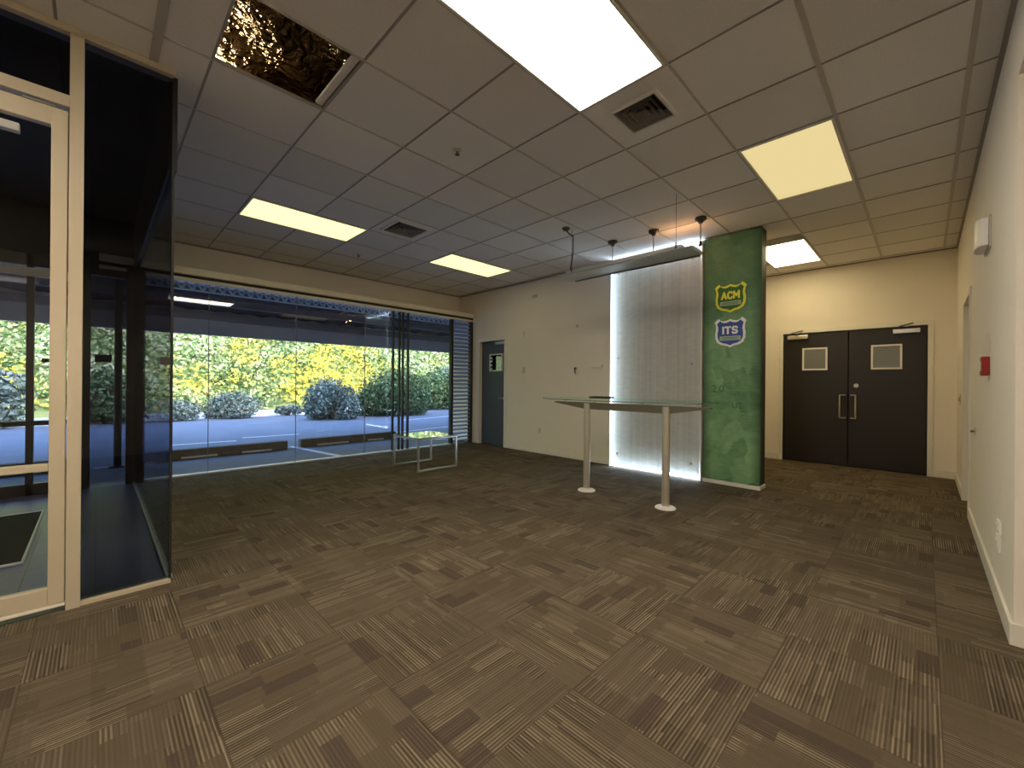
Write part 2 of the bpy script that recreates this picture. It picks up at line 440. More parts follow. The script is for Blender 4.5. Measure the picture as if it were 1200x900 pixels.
# ------------------------------------------------------------------ geometry helpers
class MB:
    def __init__(self):
        self.bm = bmesh.new()
    def box(self, a, b, bev=0.0, mat=None):
        bm = self.bm
        lo = [min(a[i], b[i]) for i in range(3)]; hi = [max(a[i], b[i]) for i in range(3)]
        r = bmesh.ops.create_cube(bm, size=1)
        vs = r['verts']
        for v in vs:
            v.co = Vector([(lo[i] + hi[i]) / 2 + v.co[i] * (hi[i] - lo[i]) for i in range(3)])
        if mat is not None:
            for v in vs:
                v.co = mat @ v.co
        if bev > 0:
            es = list({e for v in vs for e in v.link_edges})
            bmesh.ops.bevel(bm, geom=es, offset=bev, segments=2, affect='EDGES', profile=.5)
        return self
    def cyl(self, p0, p1, r0, r1=None, seg=20, cap=True):
        p0, p1 = Vector(p0), Vector(p1)
        r1 = r0 if r1 is None else r1
        d = p1 - p0
        L = d.length
        mat = Matrix.Translation((p0 + p1) / 2) @ d.to_track_quat('Z', 'Y').to_matrix().to_4x4()
        bmesh.ops.create_cone(self.bm, cap_ends=cap, segments=seg, radius1=max(r0, 1e-5), radius2=max(r1, 1e-5), depth=L, matrix=mat)
        return self
    def tube(self, pts, r, seg=10):
        pts = [Vector(p) for p in pts]
        bm = self.bm
        rings = []
        up = Vector((0, 0, 1))
        prev = None
        for i, p in enumerate(pts):
            t = ((pts[min(i + 1, len(pts) - 1)] - p).normalized() + (p - pts[max(i - 1, 0)]).normalized()).normalized()
            if prev is None:
                a = t.cross(up)
                if a.length < 1e-3:
                    a = t.cross(Vector((1, 0, 0)))
                a.normalize()
            else:
                a = (prev - t * prev.dot(t)).normalized()
            prev = a
            b = t.cross(a)
            rings.append([bm.verts.new(p + (a * math.cos(2 * PI * k / seg) + b * math.sin(2 * PI * k / seg)) * r) for k in range(seg)])
        for i in range(len(rings) - 1):
            for k in range(seg):
                bm.faces.new((rings[i][k], rings[i][(k + 1) % seg], rings[i + 1][(k + 1) % seg], rings[i + 1][k]))
        bm.faces.new(rings[0][::-1]); bm.faces.new(rings[-1])
        return self
    def prism(self, poly, axis, a, b):
        """poly of 2-D points; axis index extruded from a to b; the other two axes in order"""
        bm = self.bm
        o = [i for i in range(3) if i != axis]
        def mk(q, t):
            c = [0, 0, 0]; c[o[0]] = q[0]; c[o[1]] = q[1]; c[axis] = t
            return bm.verts.new(c)
        A = [mk(q, a) for q in poly]; B = [mk(q, b) for q in poly]
        n = len(poly)
        bm.faces.new(A); bm.faces.new(B[::-1])
        for i in range(n):
            bm.faces.new((A[i], B[i], B[(i + 1) % n], A[(i + 1) % n]))
        bmesh.ops.recalc_face_normals(bm, faces=bm.faces[:])
        return self
    def lathe(self, c, prof, seg=24):
        """prof list of (r, z) about vertical axis at c"""
        bm = self.bm
        rings = []
        for r, z in prof:
            rings.append([bm.verts.new((c[0] + max(r, 1e-4) * math.cos(2 * PI * k / seg), c[1] + max(r, 1e-4) * math.sin(2 * PI * k / seg), c[2] + z)) for k in range(seg)])
        for i in range(len(rings) - 1):
            for k in range(seg):
                bm.faces.new((rings[i][k], rings[i][(k + 1) % seg], rings[i + 1][(k + 1) % seg], rings[i + 1][k]))
        bm.faces.new(rings[0][::-1]); bm.faces.new(rings[-1])
        return self
    def quad(self, pts):
        self.bm.faces.new([self.bm.verts.new(p) for p in pts])
        return self
    def build(self, name, mat, parent=None, smooth=False, origin=None):
        bmesh.ops.recalc_face_normals(self.bm, faces=self.bm.faces[:])
        me = bpy.data.meshes.new(name)
        self.bm.to_mesh(me); self.bm.free()
        me.materials.append(mat)
        if smooth:
            for p in me.polygons:
                p.use_smooth = True
            try:
                me.set_sharp_from_angle(angle=math.radians(35))
            except Exception:
                pass
        o = bpy.data.objects.new(name, me)
        COL.objects.link(o)
        if parent is not None:
            o.parent = parent
            # all coordinates are world coordinates at build time
            w = world_loc(parent)
            o.location = -w
        elif origin is not None:
            me.transform(Matrix.Translation(-Vector(origin)))
            o.location = origin
        return o

def world_loc(o):
    v = Vector((0, 0, 0))
    while o is not None:
        v += o.location
        o = o.parent
    return v

def empty(name, loc):
    o = bpy.data.objects.new(name, None)
    o.empty_display_size = .1
    COL.objects.link(o)
    o.location = loc
    return o

def tag(o, label, cat, group=None, kind=None):
    o['label'] = label; o['category'] = cat
    if group: o['group'] = group
    if kind: o['kind'] = kind
    return o

def struct(o, label=None):
    o['kind'] = 'structure'
    if label: o['label'] = label
    return o

def copy_tree(o, parent=None):
    c = o.copy(); COL.objects.link(c); c.parent = parent
    for ch in list(o.children):
        copy_tree(ch, c)
    return c

def text_mesh(name, body, size, mat, bold, place, parent, extrude=.0015, stretch=1.0):
    cu = bpy.data.curves.new(name, 'FONT')
    cu.body = body; cu.size = size; cu.align_x = 'CENTER'; cu.align_y = 'CENTER'
    cu.extrude = extrude; cu.offset = bold
    tmp = bpy.data.objects.new('tmp', cu); COL.objects.link(tmp)
    dg = bpy.context.evaluated_depsgraph_get()
    me = bpy.data.meshes.new_from_object(tmp.evaluated_get(dg))
    bpy.data.objects.remove(tmp); bpy.data.curves.remove(cu)
    for v in me.vertices:
        v.co.x *= stretch
    me.transform(place)
    me.name = name
    me.materials.clear(); me.materials.append(mat)
    o = bpy.data.objects.new(name, me); COL.objects.link(o)
    o.parent = parent; o.location = -world_loc(parent)
    return o

# ------------------------------------------------------------------ main dimensions
CEIL = 2.97
BX = 5.31      # back wall
AX = 7.75      # alcove wall
RY = -0.295    # right wall
GY = 6.43      # window plane
HY = 6.84      # bulkhead above the windows
EY = 3.11      # entrance partition
VX = 0.31      # glass return of the porch lobby
X0, Y0 = -3.2, -2.6

# floor
b = MB()
b.box((X0, Y0, -.1), (AX + .1, EY, 0))
b.box((VX, EY, -.1), (AX + .1, GY - .02, 0))
struct(b.build('floor', MT['carpet']))
struct(MB().box((X0, EY, -.1), (VX, GY + .25, -.004)).build('floor_lobby', MT['entry']))

# ceiling tiles and grid
PX, PY, S = 1.045, 0.43, 0.6
LIGHTS = [  # x0, y0, material, label
    (1.045, 1.03, 'lamp_main', 'large bright ceiling light panel overhead, cut off by the top of the photo'),
    (3.445, 0.43, 'lamp_dim', 'dimmer warm ceiling light panel between the big overhead light and the double doors'),
    (1.045, 4.63, 'lamp_mid', 'ceiling light panel near the windows, above the left half of the window wall'),
    (3.445, 4.63, 'lamp_mid', 'small-looking ceiling light panel near the far corner by the charcoal door'),
    (6.045, 1.03, 'lamp_alcove', 'ceiling light panel in the alcove, partly hidden behind the green column'),
]
ADDED_LIGHTS = [(-1.955, 1.03, 'lamp_fill'), (-1.955, -1.97, 'lamp_fill')]  # added panels out of view behind the camera, fill light for the room
def cell_light(cx, cy):
    for x0, y0, *_ in LIGHTS + ADDED_LIGHTS:
        if x0 - .01 < cx < x0 + 1.21 and y0 - .01 < cy < y0 + .61:
            return True
    return False
VENTS = [(2.245, 1.03), (2.245, 4.03)]
HOLE = (0.445, 2.23)
tiles = MB()
xs = [X0] + [PX + S * k for k in range(-7, 12)] + [AX]
xs = sorted(x for x in set(xs) if X0 <= x <= AX)
ys = [Y0] + [PY + S * k for k in range(-5, 11)] + [HY]
ys = sorted(y for y in set(ys) if Y0 <= y <= HY)
g = .004
for i in range(len(xs) - 1):
    for j in range(len(ys) - 1):
        x0, x1, y0, y1 = xs[i], xs[i + 1], ys[j], ys[j + 1]
        cx, cy = (x0 + x1) / 2, (y0 + y1) / 2
        if cell_light(cx, cy): continue
        if abs(x0 - HOLE[0]) < .02 and abs(y0 - HOLE[1]) < .02: continue
        if any(abs(x0 - v[0]) < .02 and abs(y0 - v[1]) < .02 for v in VENTS): continue
        if x1 - x0 < .02 or y1 - y0 < .02: continue
        zz = CEIL + .002 + random.uniform(0, .001)
        if x0 < VX - .01 and y1 > EY + .01:            # clip round the entrance lobby
            if y0 < EY: tiles.box((x0 + g, y0 + g, zz), ((x1 if x1 < VX + .3 else VX) - g, EY + .02, CEIL + .02))
            if x1 > VX: tiles.box((VX - .03, max(y0 + g, EY + .0201), zz), (x1 - g, y1 - g, CEIL + .02))
            continue
        tiles.box((x0 + g, y0 + g, zz), (x1 - g, y1 - g, CEIL + .02))
struct(tiles.build('ceiling', MT['tile']))
struct(MB().box((X0, EY + .07, CEIL - .01), (VX - .02, HY + .1, CEIL + .02)).build('ceiling_lobby', MT['lobby_ceiling']))
# flat surrounds of the vents get their own plates
bx_ = MB()
for x in [PX + S * k for k in range(-7, 12)]:
    if x > AX: continue
    segs = [(Y0, HY)]
    if x > 1.045 + .1 and x < 2.2: segs = [(Y0, 1.03), (1.63, 4.63), (5.23, HY)]
    if 3.5 < x < 4.6: segs = [(Y0, .43), (1.03, 4.63), (5.23, HY)]
    if 6.1 < x < 7.2: segs = [(Y0, 1.03), (1.63, HY)]
    if x < VX: segs = [(Y0, EY)]
    for a, c in segs:
        bx_.box((x - .0065, a, CEIL - .001), (x + .0065, c, CEIL + .018))
struct(bx_.build('trim_1', MT['tee']))
by_ = MB()
for y in [PY + S * k for k in range(-5, 11)]:
    w = .012 if abs(y - .43) < .01 or abs(y + .17) < .01 else .006
    by_.box((X0 if y < EY else VX, y - w, CEIL - .003), (AX, y + w, CEIL + .016))
by_.box((.215 - .02, 2.3, CEIL - .004), (.215 + .02, EY, CEIL + .016))
struct(by_.build('trim_2', MT['tee_light']))
# wall angles round the room
an = MB()
an.box((BX - .02, 1.3, CEIL - .02), (BX, HY, CEIL)); an.box((AX - .02, RY, CEIL - .015), (AX, 3.0, CEIL))
an.box((VX, HY - .02, CEIL - .015), (BX, HY, CEIL)); an.box((X0, RY, CEIL - .012), (AX, RY + .02, CEIL))
struct(an.build('trim_3', MT['tee']))

# roof void above the ceiling
rv = MB()
rv.box((X0 - .3, Y0 - .3, 3.60), (AX + .3, HY + .2, 3.64))
struct(rv.build('roof_deck', MT['dark_void']))
# crinkled foil insulation seen through the missing tile
nx, ny = 90, 80
bm = bmesh.new(); grid = []
rng = random.Random(3)
amp = [(rng.uniform(3, 16), rng.uniform(-12, 12), rng.uniform(0, 6), rng.uniform(.004, .014)) for _ in range(14)]
for i in range(nx + 1):
    row = []
    for j in range(ny + 1):
        x = -.5 + 2.9 * i / nx; y = 1.7 + 2.4 * j / ny
        z = 3.19 + sum(a * math.sin(kx * x + ky * y + ph) for kx, ky, ph, a in amp) + rng.uniform(-.004, .004)
        row.append(bm.verts.new((x, y, z)))
    grid.append(row)
for i in range(nx):
    for j in range(ny):
        bm.faces.new((grid[i][j], grid[i + 1][j], grid[i + 1][j + 1], grid[i][j + 1]))
mb = MB(); mb.bm.free(); mb.bm = bm
foil = mb.build('foil_insulation', MT['foil'], smooth=False, origin=(.95, 2.9, 3.19))
tag(foil, 'crinkled brown foil insulation visible through the gap of the missing ceiling tile', 'insulation')
# lifted edge of the neighbouring tile
t = MB().box((1.045 - .055, 2.25, CEIL + .012), (1.045 - .012, 2.81, CEIL + .03), .002).build('loose_ceiling_tile_edge', MT['tile'])
tag(t, 'pale strip of displaced ceiling tile along the edge of the dark ceiling opening', 'ceiling tile')

L = bpy.data.lights.new('added_void_light', 'AREA'); L.energy = 1.6; L.color = (1, .88, .6); L.shape = 'RECTANGLE'; L.size = .16; L.size_y = .08  # added hidden light, only there to raise glints on the foil
o = bpy.data.objects.new('added_void_light', L); COL.objects.link(o); o.location = (.5, 3.35, 3.06); o.rotation_euler = (math.radians(-150), 0, 0)

# walls
W = MT['wall']
# back wall with left door opening y 5.49..6.20, z<1.99
w = MB()
w.box((BX, 1.42, 0), (BX + .14, 5.49, CEIL)); w.box((BX, 5.49, 1.99), (BX + .14, 6.20, CEIL)); w.box((BX, 6.20, 0), (BX + .14, HY + .2, CEIL))
struct(w.build('wall_back', W))
w = MB()
w.box((AX, 1.60, 0), (AX + .12, 3.2, CEIL)); w.box((AX, -.03, 2.01), (AX + .12, 1.60, CEIL)); w.box((AX, RY - .15, 0), (AX + .12, -.03, CEIL))
struct(w.build('wall_alcove', MT['wall']))
struct(MB().box((BX + .14, 3.05, 0), (AX + .12, 3.2, CEIL)).build('wall_alcove_left', W))
w = MB()
w.box((2.96, RY - .15, 0), (5.52, RY, CEIL)); w.box((5.52, RY - .15, 2.05), (6.40, RY, CEIL)); w.box((6.40, RY - .15, 0), (AX, RY, CEIL))
w.box((X0, RY - .15, 2.60), (2.96, RY, CEIL))
struct(w.build('wall_right', MT['wall_side']))
struct(MB().box((X0 - .12, Y0, 0), (X0, GY + .25, CEIL)).build('wall_rear', W))
struct(MB().box((X0 - .12, Y0 - .12, 0), (AX + .12, Y0, CEIL)).build('wall_front', W))
struct(MB().box((3.2, Y0, 0), (3.32, RY - .15, CEIL)).build('wall_corridor', MT['wall_side']))
# bulkhead above windows
w = MB()
w.box((VX, HY, 2.475), (BX, HY + .15, CEIL))
struct(w.build('wall_left', W))
w = MB()
w.box((VX - .3, GY - .06, 2.475), (BX, HY, 2.56), .004)
struct(w.build('trim_4', MT['rail']))
w = MB(); w.box((VX - .3, GY - .02, 2.435), (BX, GY + .05, 2.475))
struct(w.build('trim_5', MT['gasket']))
w = MB(); w.box((VX - .3, GY - .045, 2.40), (BX, GY + .05, 2.437), .003)
struct(w.build('trim_6', MT['rail']))
w = MB(); w.box((VX, GY - .035, 0), (4.80, GY + .05, .022), .003)
struct(w.build('trim_7', MT['sill']))

# baseboards
bb = MB()
bb.box((2.96, RY, 0), (5.50, RY + .014, .10), .003); bb.box((6.46, RY, 0), (AX, RY + .014, .10), .003)
bb.box((2.946, RY - .15, 0), (2.96, RY + .014, .10), .003)
struct(bb.build('baseboard_right', MT['trim']))
bb = MB()
bb.box((AX - .014, 1.66, 0), (AX, 3.05, .10), .003); bb.box((AX - .014, RY, 0), (AX, -.09, .10), .003)
struct(bb.build('baseboard_alcove', MT['trim']))
bb = MB(); bb.box((BX - .010, 3.25, 0), (BX, 5.43, .045), .002); bb.box((BX - .010, 6.26, 0), (BX, GY - .02, .045), .002)
struct(bb.build('baseboard_back', MT['trim']))

# ------------------------------------------------------------------ ceiling lights
def ceiling_light(x0, y0, m, label, vis=True):
    t = empty('ceiling_light', (x0 + .6, y0 + .3, CEIL))
    f = MB()
    a, bq, w = (x0 + .008, y0 + .008), (x0 + 1.192, y0 + .592), .016
    z0, z1 = CEIL - .010, CEIL + .03
    f.box((a[0], a[1], z0), (bq[0], a[1] + w, z1), .002); f.box((a[0], bq[1] - w, z0), (bq[0], bq[1], z1), .002)
    f.box((a[0], a[1] + w, z0), (a[0] + w, bq[1] - w, z1), .002); f.box((bq[0] - w, a[1] + w, z0), (bq[0], bq[1] - w, z1), .002)
    f.box((a[0], a[1], z1), (bq[0], bq[1], z1 + .03))
    f.build('frame', MT['trim'], t)
    d = MB().box((a[0] + w, a[1] + w, CEIL - .004), (bq[0] - w, bq[1] - w, CEIL + .004), .002).build('diffuser', MT[m], t)
    tag(t, label, 'ceiling light', 'rectangular ceiling light panels')
    return t
for x0, y0, m, l in LIGHTS:
    ceiling_light(x0, y0, m, l)
for x0, y0, m in ADDED_LIGHTS:
    ceiling_light(x0, y0, m, 'added ceiling light panel out of view behind the viewpoint, filling the room')

# ------------------------------------------------------------------ vents
def vent(x0, y0, half, label, name='air_vent'):
    cx, cy = x0 + .3, y0 + .3
    t = empty(name, (cx, cy, CEIL))
    p = MB()
    o = .292
    i_ = half
    for (ax, ay, bx2, by2) in ((-o, -o, o, -i_), (-o, i_, o, o), (-o, -i_, -i_, i_), (i_, -i_, o, i_)):
        p.box((cx + ax, cy + ay, CEIL + .001), (cx + bx2, cy + by2, CEIL + .02))
    p.build('surround_plate', MT['tile'], t)
    f = MB()
    h = half + .012
    w = .022
    for (ax, ay, bx2, by2) in ((-h, -h, h, -h + w), (-h, h - w, h, h), (-h, -h + w, -h + w, h - w), (h - w, -h + w, h, h - w)):
        f.box((cx + ax, cy + ay, CEIL - .012), (cx + bx2, cy + by2, CEIL + .004), .002)
    f.build('frame', MT['trim'], t)
    MB().box((cx - half, cy - half, CEIL + .10), (cx + half, cy + half, CEIL + .105)).build('duct_back', MT['dark_void'], t)
    # nested square blades flaring outwards, and a small centre pyramid
    q_ = half / .155
    C4 = ((-1, -1), (1, -1), (1, 1), (-1, 1))
    for r0, r1 in ((.138, .122), (.103, .087), (.068, .052)):
        m = MB(); bm = m.bm
        A = [bm.verts.new((cx + sx * r0 * q_, cy + sy * r0 * q_, CEIL - .006)) for sx, sy in C4]
        B = [bm.verts.new((cx + sx * r1 * q_, cy + sy * r1 * q_, CEIL + .040)) for sx, sy in C4]
        A2 = [bm.verts.new((cx + sx * (r0 - .003) * q_, cy + sy * (r0 - .003) * q_, CEIL - .006)) for sx, sy in C4]
        B2 = [bm.verts.new((cx + sx * (r1 - .003) * q_, cy + sy * (r1 - .003) * q_, CEIL + .040)) for sx, sy in C4]
        for q in range(4):
            p = (q + 1) % 4
            bm.faces.new((A[q], A[p], B[p], B[q])); bm.faces.new((A2[q], B2[q], B2[p], A2[p]))
            bm.faces.new((A[q], A2[q], A2[p], A[p])); bm.faces.new((B[q], B[p], B2[p], B2[q]))
        m.build('blade', MT['vent_blade'], t)
    m = MB(); bm = m.bm
    A = [bm.verts.new((cx + sx * .036 * q_, cy + sy * .036 * q_, CEIL - .004)) for sx, sy in C4]
    ap = bm.verts.new((cx, cy, CEIL + .05))
    for q in range(4): bm.faces.new((A[q], A[(q + 1) % 4], ap))
    m.build('centre_cone', MT['vent_blade'], t)
    tag(t, label, 'air vent', 'ceiling air vents')
    return t
vent(*VENTS[0], .155, 'square ceiling air diffuser with nested blades beside the large overhead light')
vent(*VENTS[1], .20, 'far ceiling air diffuser between the two window-side light panels')

def sprinkler(x, y, label):
    t = empty('sprinkler', (x, y, CEIL))
    MB().lathe((x, y, CEIL), [(.032, 0), (.030, -.006), (.014, -.010), (.012, -.012)]).build('escutcheon', MT['offwhite'], t, True)
    MB().lathe((x, y, CEIL), [(.008, -.010), (.008, -.03), (.018, -.033), (.018, -.036)]).build('head', MT['lamp_cup'], t, True)
    tag(t, label, 'sprinkler', 'ceiling sprinklers')
sprinkler(1.953, 2.563, 'tiny round ceiling sprinkler near the middle of the ceiling')
sprinkler(2.58, 5.63, 'tiny round ceiling sprinkler by the window bulkhead below the long light panel')

# ------------------------------------------------------------------ back wall: small things
def box_thing(name, label, cat, a, b2, mat, bev=.004, group=None, extra=None):
    c = [(a[i] + b2[i]) / 2 for i in range(3)]
    o = MB().box(a, b2, bev).build(name, mat, origin=c)
    tag(o, label, cat, group)
    return o
t = empty('wall_outlet', (BX, 4.627, .39))
MB().box((BX - .009, 4.56, .33), (BX, 4.665, .45), .003).build('face_plate', MT['white'], t)
MB().box((BX - .012, 4.585, .35), (BX - .009, 4.61, .43), .001).build('socket', MT['offwhite'], t)
MB().box((BX - .012, 4.618, .35), (BX - .009, 4.64, .43), .001).build('socket', MT['offwhite'], t)
tag(t, 'white power outlet low on the back wall left of the glass table', 'outlet')
t = empty('wall_sensor_box', (BX, 3.47, 1.44))
MB().box((BX - .05, 3.38, 1.425), (BX, 3.57, 1.475), .008).build('housing', MT['white'], t)
MB().box((BX - .012, 3.40, 1.37), (BX, 3.50, 1.425), .003).build('bracket_plate', MT['white'], t)
tag(t, 'small white box mounted on the back wall beside the lit fluted panel', 'wall box')
t = empty('dark_cable_stub', (BX, 3.876, 1.39))
MB().cyl((BX, 3.876, 1.43), (BX - .035, 3.876, 1.42), .014, .012).build('grommet', MT['black'], t, True)
MB().tube([(BX - .03, 3.876, 1.42), (BX - .035, 3.875, 1.39), (BX - .030, 3.872, 1.36), (BX - .03, 3.872, 1.34)], .008).build('cable_end', MT['black'], t, True)
tag(t, 'short black cable stub sticking out of the back wall left of the white box', 'cable')
t = empty('switch_plate', (BX, 4.997, 1.41))
MB().box((BX - .008, 4.96, 1.36), (BX, 5.03, 1.47), .003).build('face_plate', MT['offwhite'], t)
MB().box((BX - .012, 4.985, 1.395), (BX - .008, 5.005, 1.43), .001).build('rocker', MT['offwhite'], t)
tag(t, 'beige switch plate on the back wall right of the charcoal door', 'switch')
t = empty('wall_bracket', (BX, 4.75, 2.68))
MB().box((BX - .01, 4.69, 2.655), (BX, 4.81, 2.71), .003).build('back_plate', MT['offwhite'], t)
MB().box((BX - .06, 4.72, 2.66), (BX - .01, 4.78, 2.69), .004).build('arm', MT['offwhite'], t)
tag(t, 'small beige bracket high on the back wall under the ceiling', 'bracket')
box_thing('wall_hook', 'tiny beige wall hook high between the bracket and the lit panel', 'hook', (BX - .02, 3.84, 2.06), (BX, 3.87, 2.11), MT['offwhite'])
box_thing('wall_clip', 'tiny pale clip on the back wall above the beige switch plate', 'clip', (BX - .012, 4.99, 2.0), (BX, 5.006, 2.10), MT['offwhite'], .002)

# ------------------------------------------------------------------ door helpers
def lever_handle(p, axis_sign, parent, mat, along):
    """p on door face; along: unit vector along the door; sign direction out from the face"""
    m = MB()
    p = Vector(p); n = Vector(axis_sign)
    m.cyl(p, p + n * .012, .026)
    m.tube([p, p + n * .05, p + n * .055 + Vector(along) * .02, p + n * .055 + Vector(along) * .12], .009)
    return m.build('door_handle', mat, parent, True)

# charcoal single door on the back wall (door_1)
d = MB().box((BX + .06, 5.50, .01), (BX + .10, 6.19, 1.98), .003)
d1 = d.build('door_1', MT['door_grey'], origin=(BX + .08, 5.85, 0))
struct(d1, 'charcoal single door with a small white-framed window')
fr = MB()
y0, y1, z0, z1 = 5.60, 5.96, 1.41, 1.74
for a, c in (((y0, z0), (y1, z0 + .022)), ((y0, z1 - .022), (y1, z1)), ((y0, z0 + .022), (y0 + .022, z1 - .022)), ((y1 - .022, z0 + .022), (y1, z1 - .022))):
    fr.box((BX + .045, a[0], a[1]), (BX + .06, c[0], c[1]), .002)
wf = fr.build('vision_window', MT['white'], d1)
MB().box((BX + .052, y0 + .02, z0 + .02), (BX + .06, y1 - .02, z1 - .02)).build('pane', glass('small_pane', (.1, .12, .1), 4), wf)
lever_handle((BX + .06, 5.55, .90), (-1, 0, 0), d1, MT['chrome'], (0, 1, 0))
cl = MB().box((BX - .0, 5.50, 1.915), (BX + .06, 5.76, 1.965), .005).build('door_closer', MT['chrome'], d1)
f = MB()
f.box((BX - .012, 5.43, 0), (BX + .14, 5.495, 2.05), .003); f.box((BX - .012, 6.195, 0), (BX + .14, 6.255, 2.05), .003)
f.box((BX - .012, 5.495, 1.985), (BX + .14, 6.195, 2.05), .003)
struct(f.build('trim_8', MT['trim']))
struct(MB().box((BX + .14, 5.3, 0), (BX + .2, 6.4, 2.2)).build('wall_store', MT['dark_void']))

# double doors in the alcove
def leaf(name, ya, yb, wy0, wy1, hy, lock, lab):
    o = MB().box((AX + .02, ya, .012), (AX + .06, yb, 1.995), .003).build(name, MT['door_black'], origin=(AX + .04, (ya + yb) / 2, 0))
    struct(o, lab)
    fr = MB(); z0, z1 = 1.42, 1.765; x0, x1 = AX + .004, AX + .02; q = .024
    fr.box((x0, wy0, z0), (x1, wy1, z0 + q), .002); fr.box((x0, wy0, z1 - q), (x1, wy1, z1), .002)
    fr.box((x0, wy0, z0 + q), (x1, wy0 + q, z1 - q), .002); fr.box((x0, wy1 - q, z0 + q), (x1, wy1, z1 - q), .002)
    wf = fr.build('vision_window', MT['white'], o)
    MB().box((x1 - .006, wy0 + q, z0 + q), (x1 + .002, wy1 - q, z1 - q)).build('pane', MT['vision'], wf)
    s = 1 if hy > (ya + yb) / 2 else -1
    h = MB()
    my = hy - s * .0 + (-.055 if hy > .79 else .055)
    h.tube([(AX + .02, my, 1.05), (AX - .035, my, 1.05), (AX - .055, hy, 1.05), (AX - .06, hy, 1.03), (AX - .06, hy, .735), (AX - .055, hy, .715), (AX - .035, my, .715), (AX + .02, my, .715)], .012)
    h.build('door_handle', MT['chrome'], o, True)
    if lock:
        MB().cyl((AX + .02, lock, 1.19), (AX + .002, lock, 1.19), .028).build('door_lock', MT['chrome'], o, True)
    return o
dl = leaf('door_2', .795, 1.595, 1.035, 1.35, .88, None, 'left leaf of the black double doors')
dr = leaf('door_3', -.025, .785, .215, .54, .70, .70, 'right leaf of the black double doors')
for o, c0, c1 in ((dl, 1.27, 1.54), (dr, .04, .31)):
    cb = MB().box((AX - .045, c0, 1.905), (AX + .02, c1, 1.965), .006).build('door_closer', MT['chrome'], o)
    am = MB(); mid = (c0 + c1) / 2
    am.tube([(AX - .02, mid, 1.965), (AX - .02, mid, 1.985), (AX - .14, mid + .07, 1.99), (AX - .015, mid - .06, 2.035)], .010, 8)
    am.build('closer_arm', MT['lamp_cup'], cb, True)
f = MB()
f.box((AX - .014, 1.60, 0), (AX + .12, 1.655, 2.055), .003); f.box((AX - .014, -.085, 0), (AX + .12, -.03, 2.055), .003)
f.box((AX - .014, -.03, 2.0), (AX + .12, 1.60, 2.055), .003)
struct(f.build('trim_9', MT['trim']))
struct(MB().box((AX + .062, -.03, 0), (AX + .12, 1.6, 2.0)).build('wall_beyond_doors', MT['dark_void']))

# cream door in right wall (recessed)
d5 = MB().box((5.56, RY - .13, .01), (6.36, RY - .09, 2.02), .003).build('door_4', MT['trim'], origin=(5.96, RY - .11, 0))
struct(d5, 'cream door recessed in the right-hand wall')
f = MB()
f.box((5.50, RY - .15, 0), (5.555, RY + .014, 2.08), .003); f.box((6.365, RY - .15, 0), (6.42, RY + .014, 2.08), .003)
f.box((5.555, RY - .15, 2.025), (6.365, RY + .014, 2.08), .003)
struct(f.build('trim_10', MT['trim']))

# ------------------------------------------------------------------ right wall things
t = empty('wall_speaker', (4.14, RY, 2.17))
m = MB(); prof = []
for k in range(9):
    a = PI * k / 8
    prof.append((4.14 - .14 * math.cos(a) * (1 if abs(math.cos(a)) < .95 else 1), RY + .010 + .055 * max(0, math.sin(a)) ** .5))
m.prism([(4.0, RY + .012)] + prof[1:-1] + [(4.28, RY + .012)], 2, 2.085, 2.26)
m.build('housing', MT['white'], t)
MB().box((3.99, RY, 2.07), (4.29, RY + .010, 2.275), .002).build('back_plate', MT['offwhite'], t)
tag(t, 'white wall unit with rounded front high on the right-hand wall', 'wall unit')
t = empty('fire_call_point', (4.05, RY, 1.31))
MB().box((4.0, RY + .0, 1.25), (4.10, RY + .038, 1.372), .006).build('housing', MT['red'], t)
MB().box((4.02, RY + .038, 1.28), (4.08, RY + .040, 1.34), .0005).build('glass_face', MT['white'], t)
tag(t, 'red fire alarm call point on the right-hand wall', 'fire alarm')
o = MB().box((4.045, RY, 1.374), (4.060, RY + .012, 1.52), .002).build('cable_conduit', MT['offwhite'], origin=(4.05, RY, 1.47))
tag(o, 'thin grey conduit running up the wall from the red fire alarm', 'conduit')
def outlet(x, z, w, h, label):
    t = empty('wall_outlet', (x, RY, z))
    MB().box((x - w, RY, z - h), (x + w, RY + .011, z + h), .003).build('face_plate', MT['white'], t)
    MB().box((x - w * .5, RY + .011, z - h * .5), (x + w * .5, RY + .015, z + h * .5), .001).build('rocker', MT['trim'], t)
    tag(t, label, 'outlet', 'outlets low on the right-hand wall')
outlet(3.45, .42, .06, .034, 'upper white outlet low on the right-hand wall nearest the viewer')
outlet(3.45, .335, .055, .04, 'lower white outlet directly under the other on the right-hand wall')
t = empty('light_switch', (6.95, RY, 1.05))
MB().box((6.91, RY, .98), (6.99, RY + .010, 1.10), .003).build('face_plate', MT['offwhite'], t)
MB().box((6.94, RY + .010, 1.02), (6.96, RY + .016, 1.06), .001).build('rocker', MT['lamp_cup'], t)
tag(t, 'light switch on the right-hand wall past the recessed cream door', 'switch')
t = empty('door_latch', (5.0, RY, .82))
MB().box((4.97, RY, .79), (5.03, RY + .008, .85), .002).build('back_plate', MT['chrome'], t)
MB().cyl((5.0, RY + .008, .82), (5.0, RY + .03, .82), .008).build('pin', MT['lamp_cup'], t, True)
tag(t, 'tiny metal door stop on the right-hand wall at mid height', 'door stop')

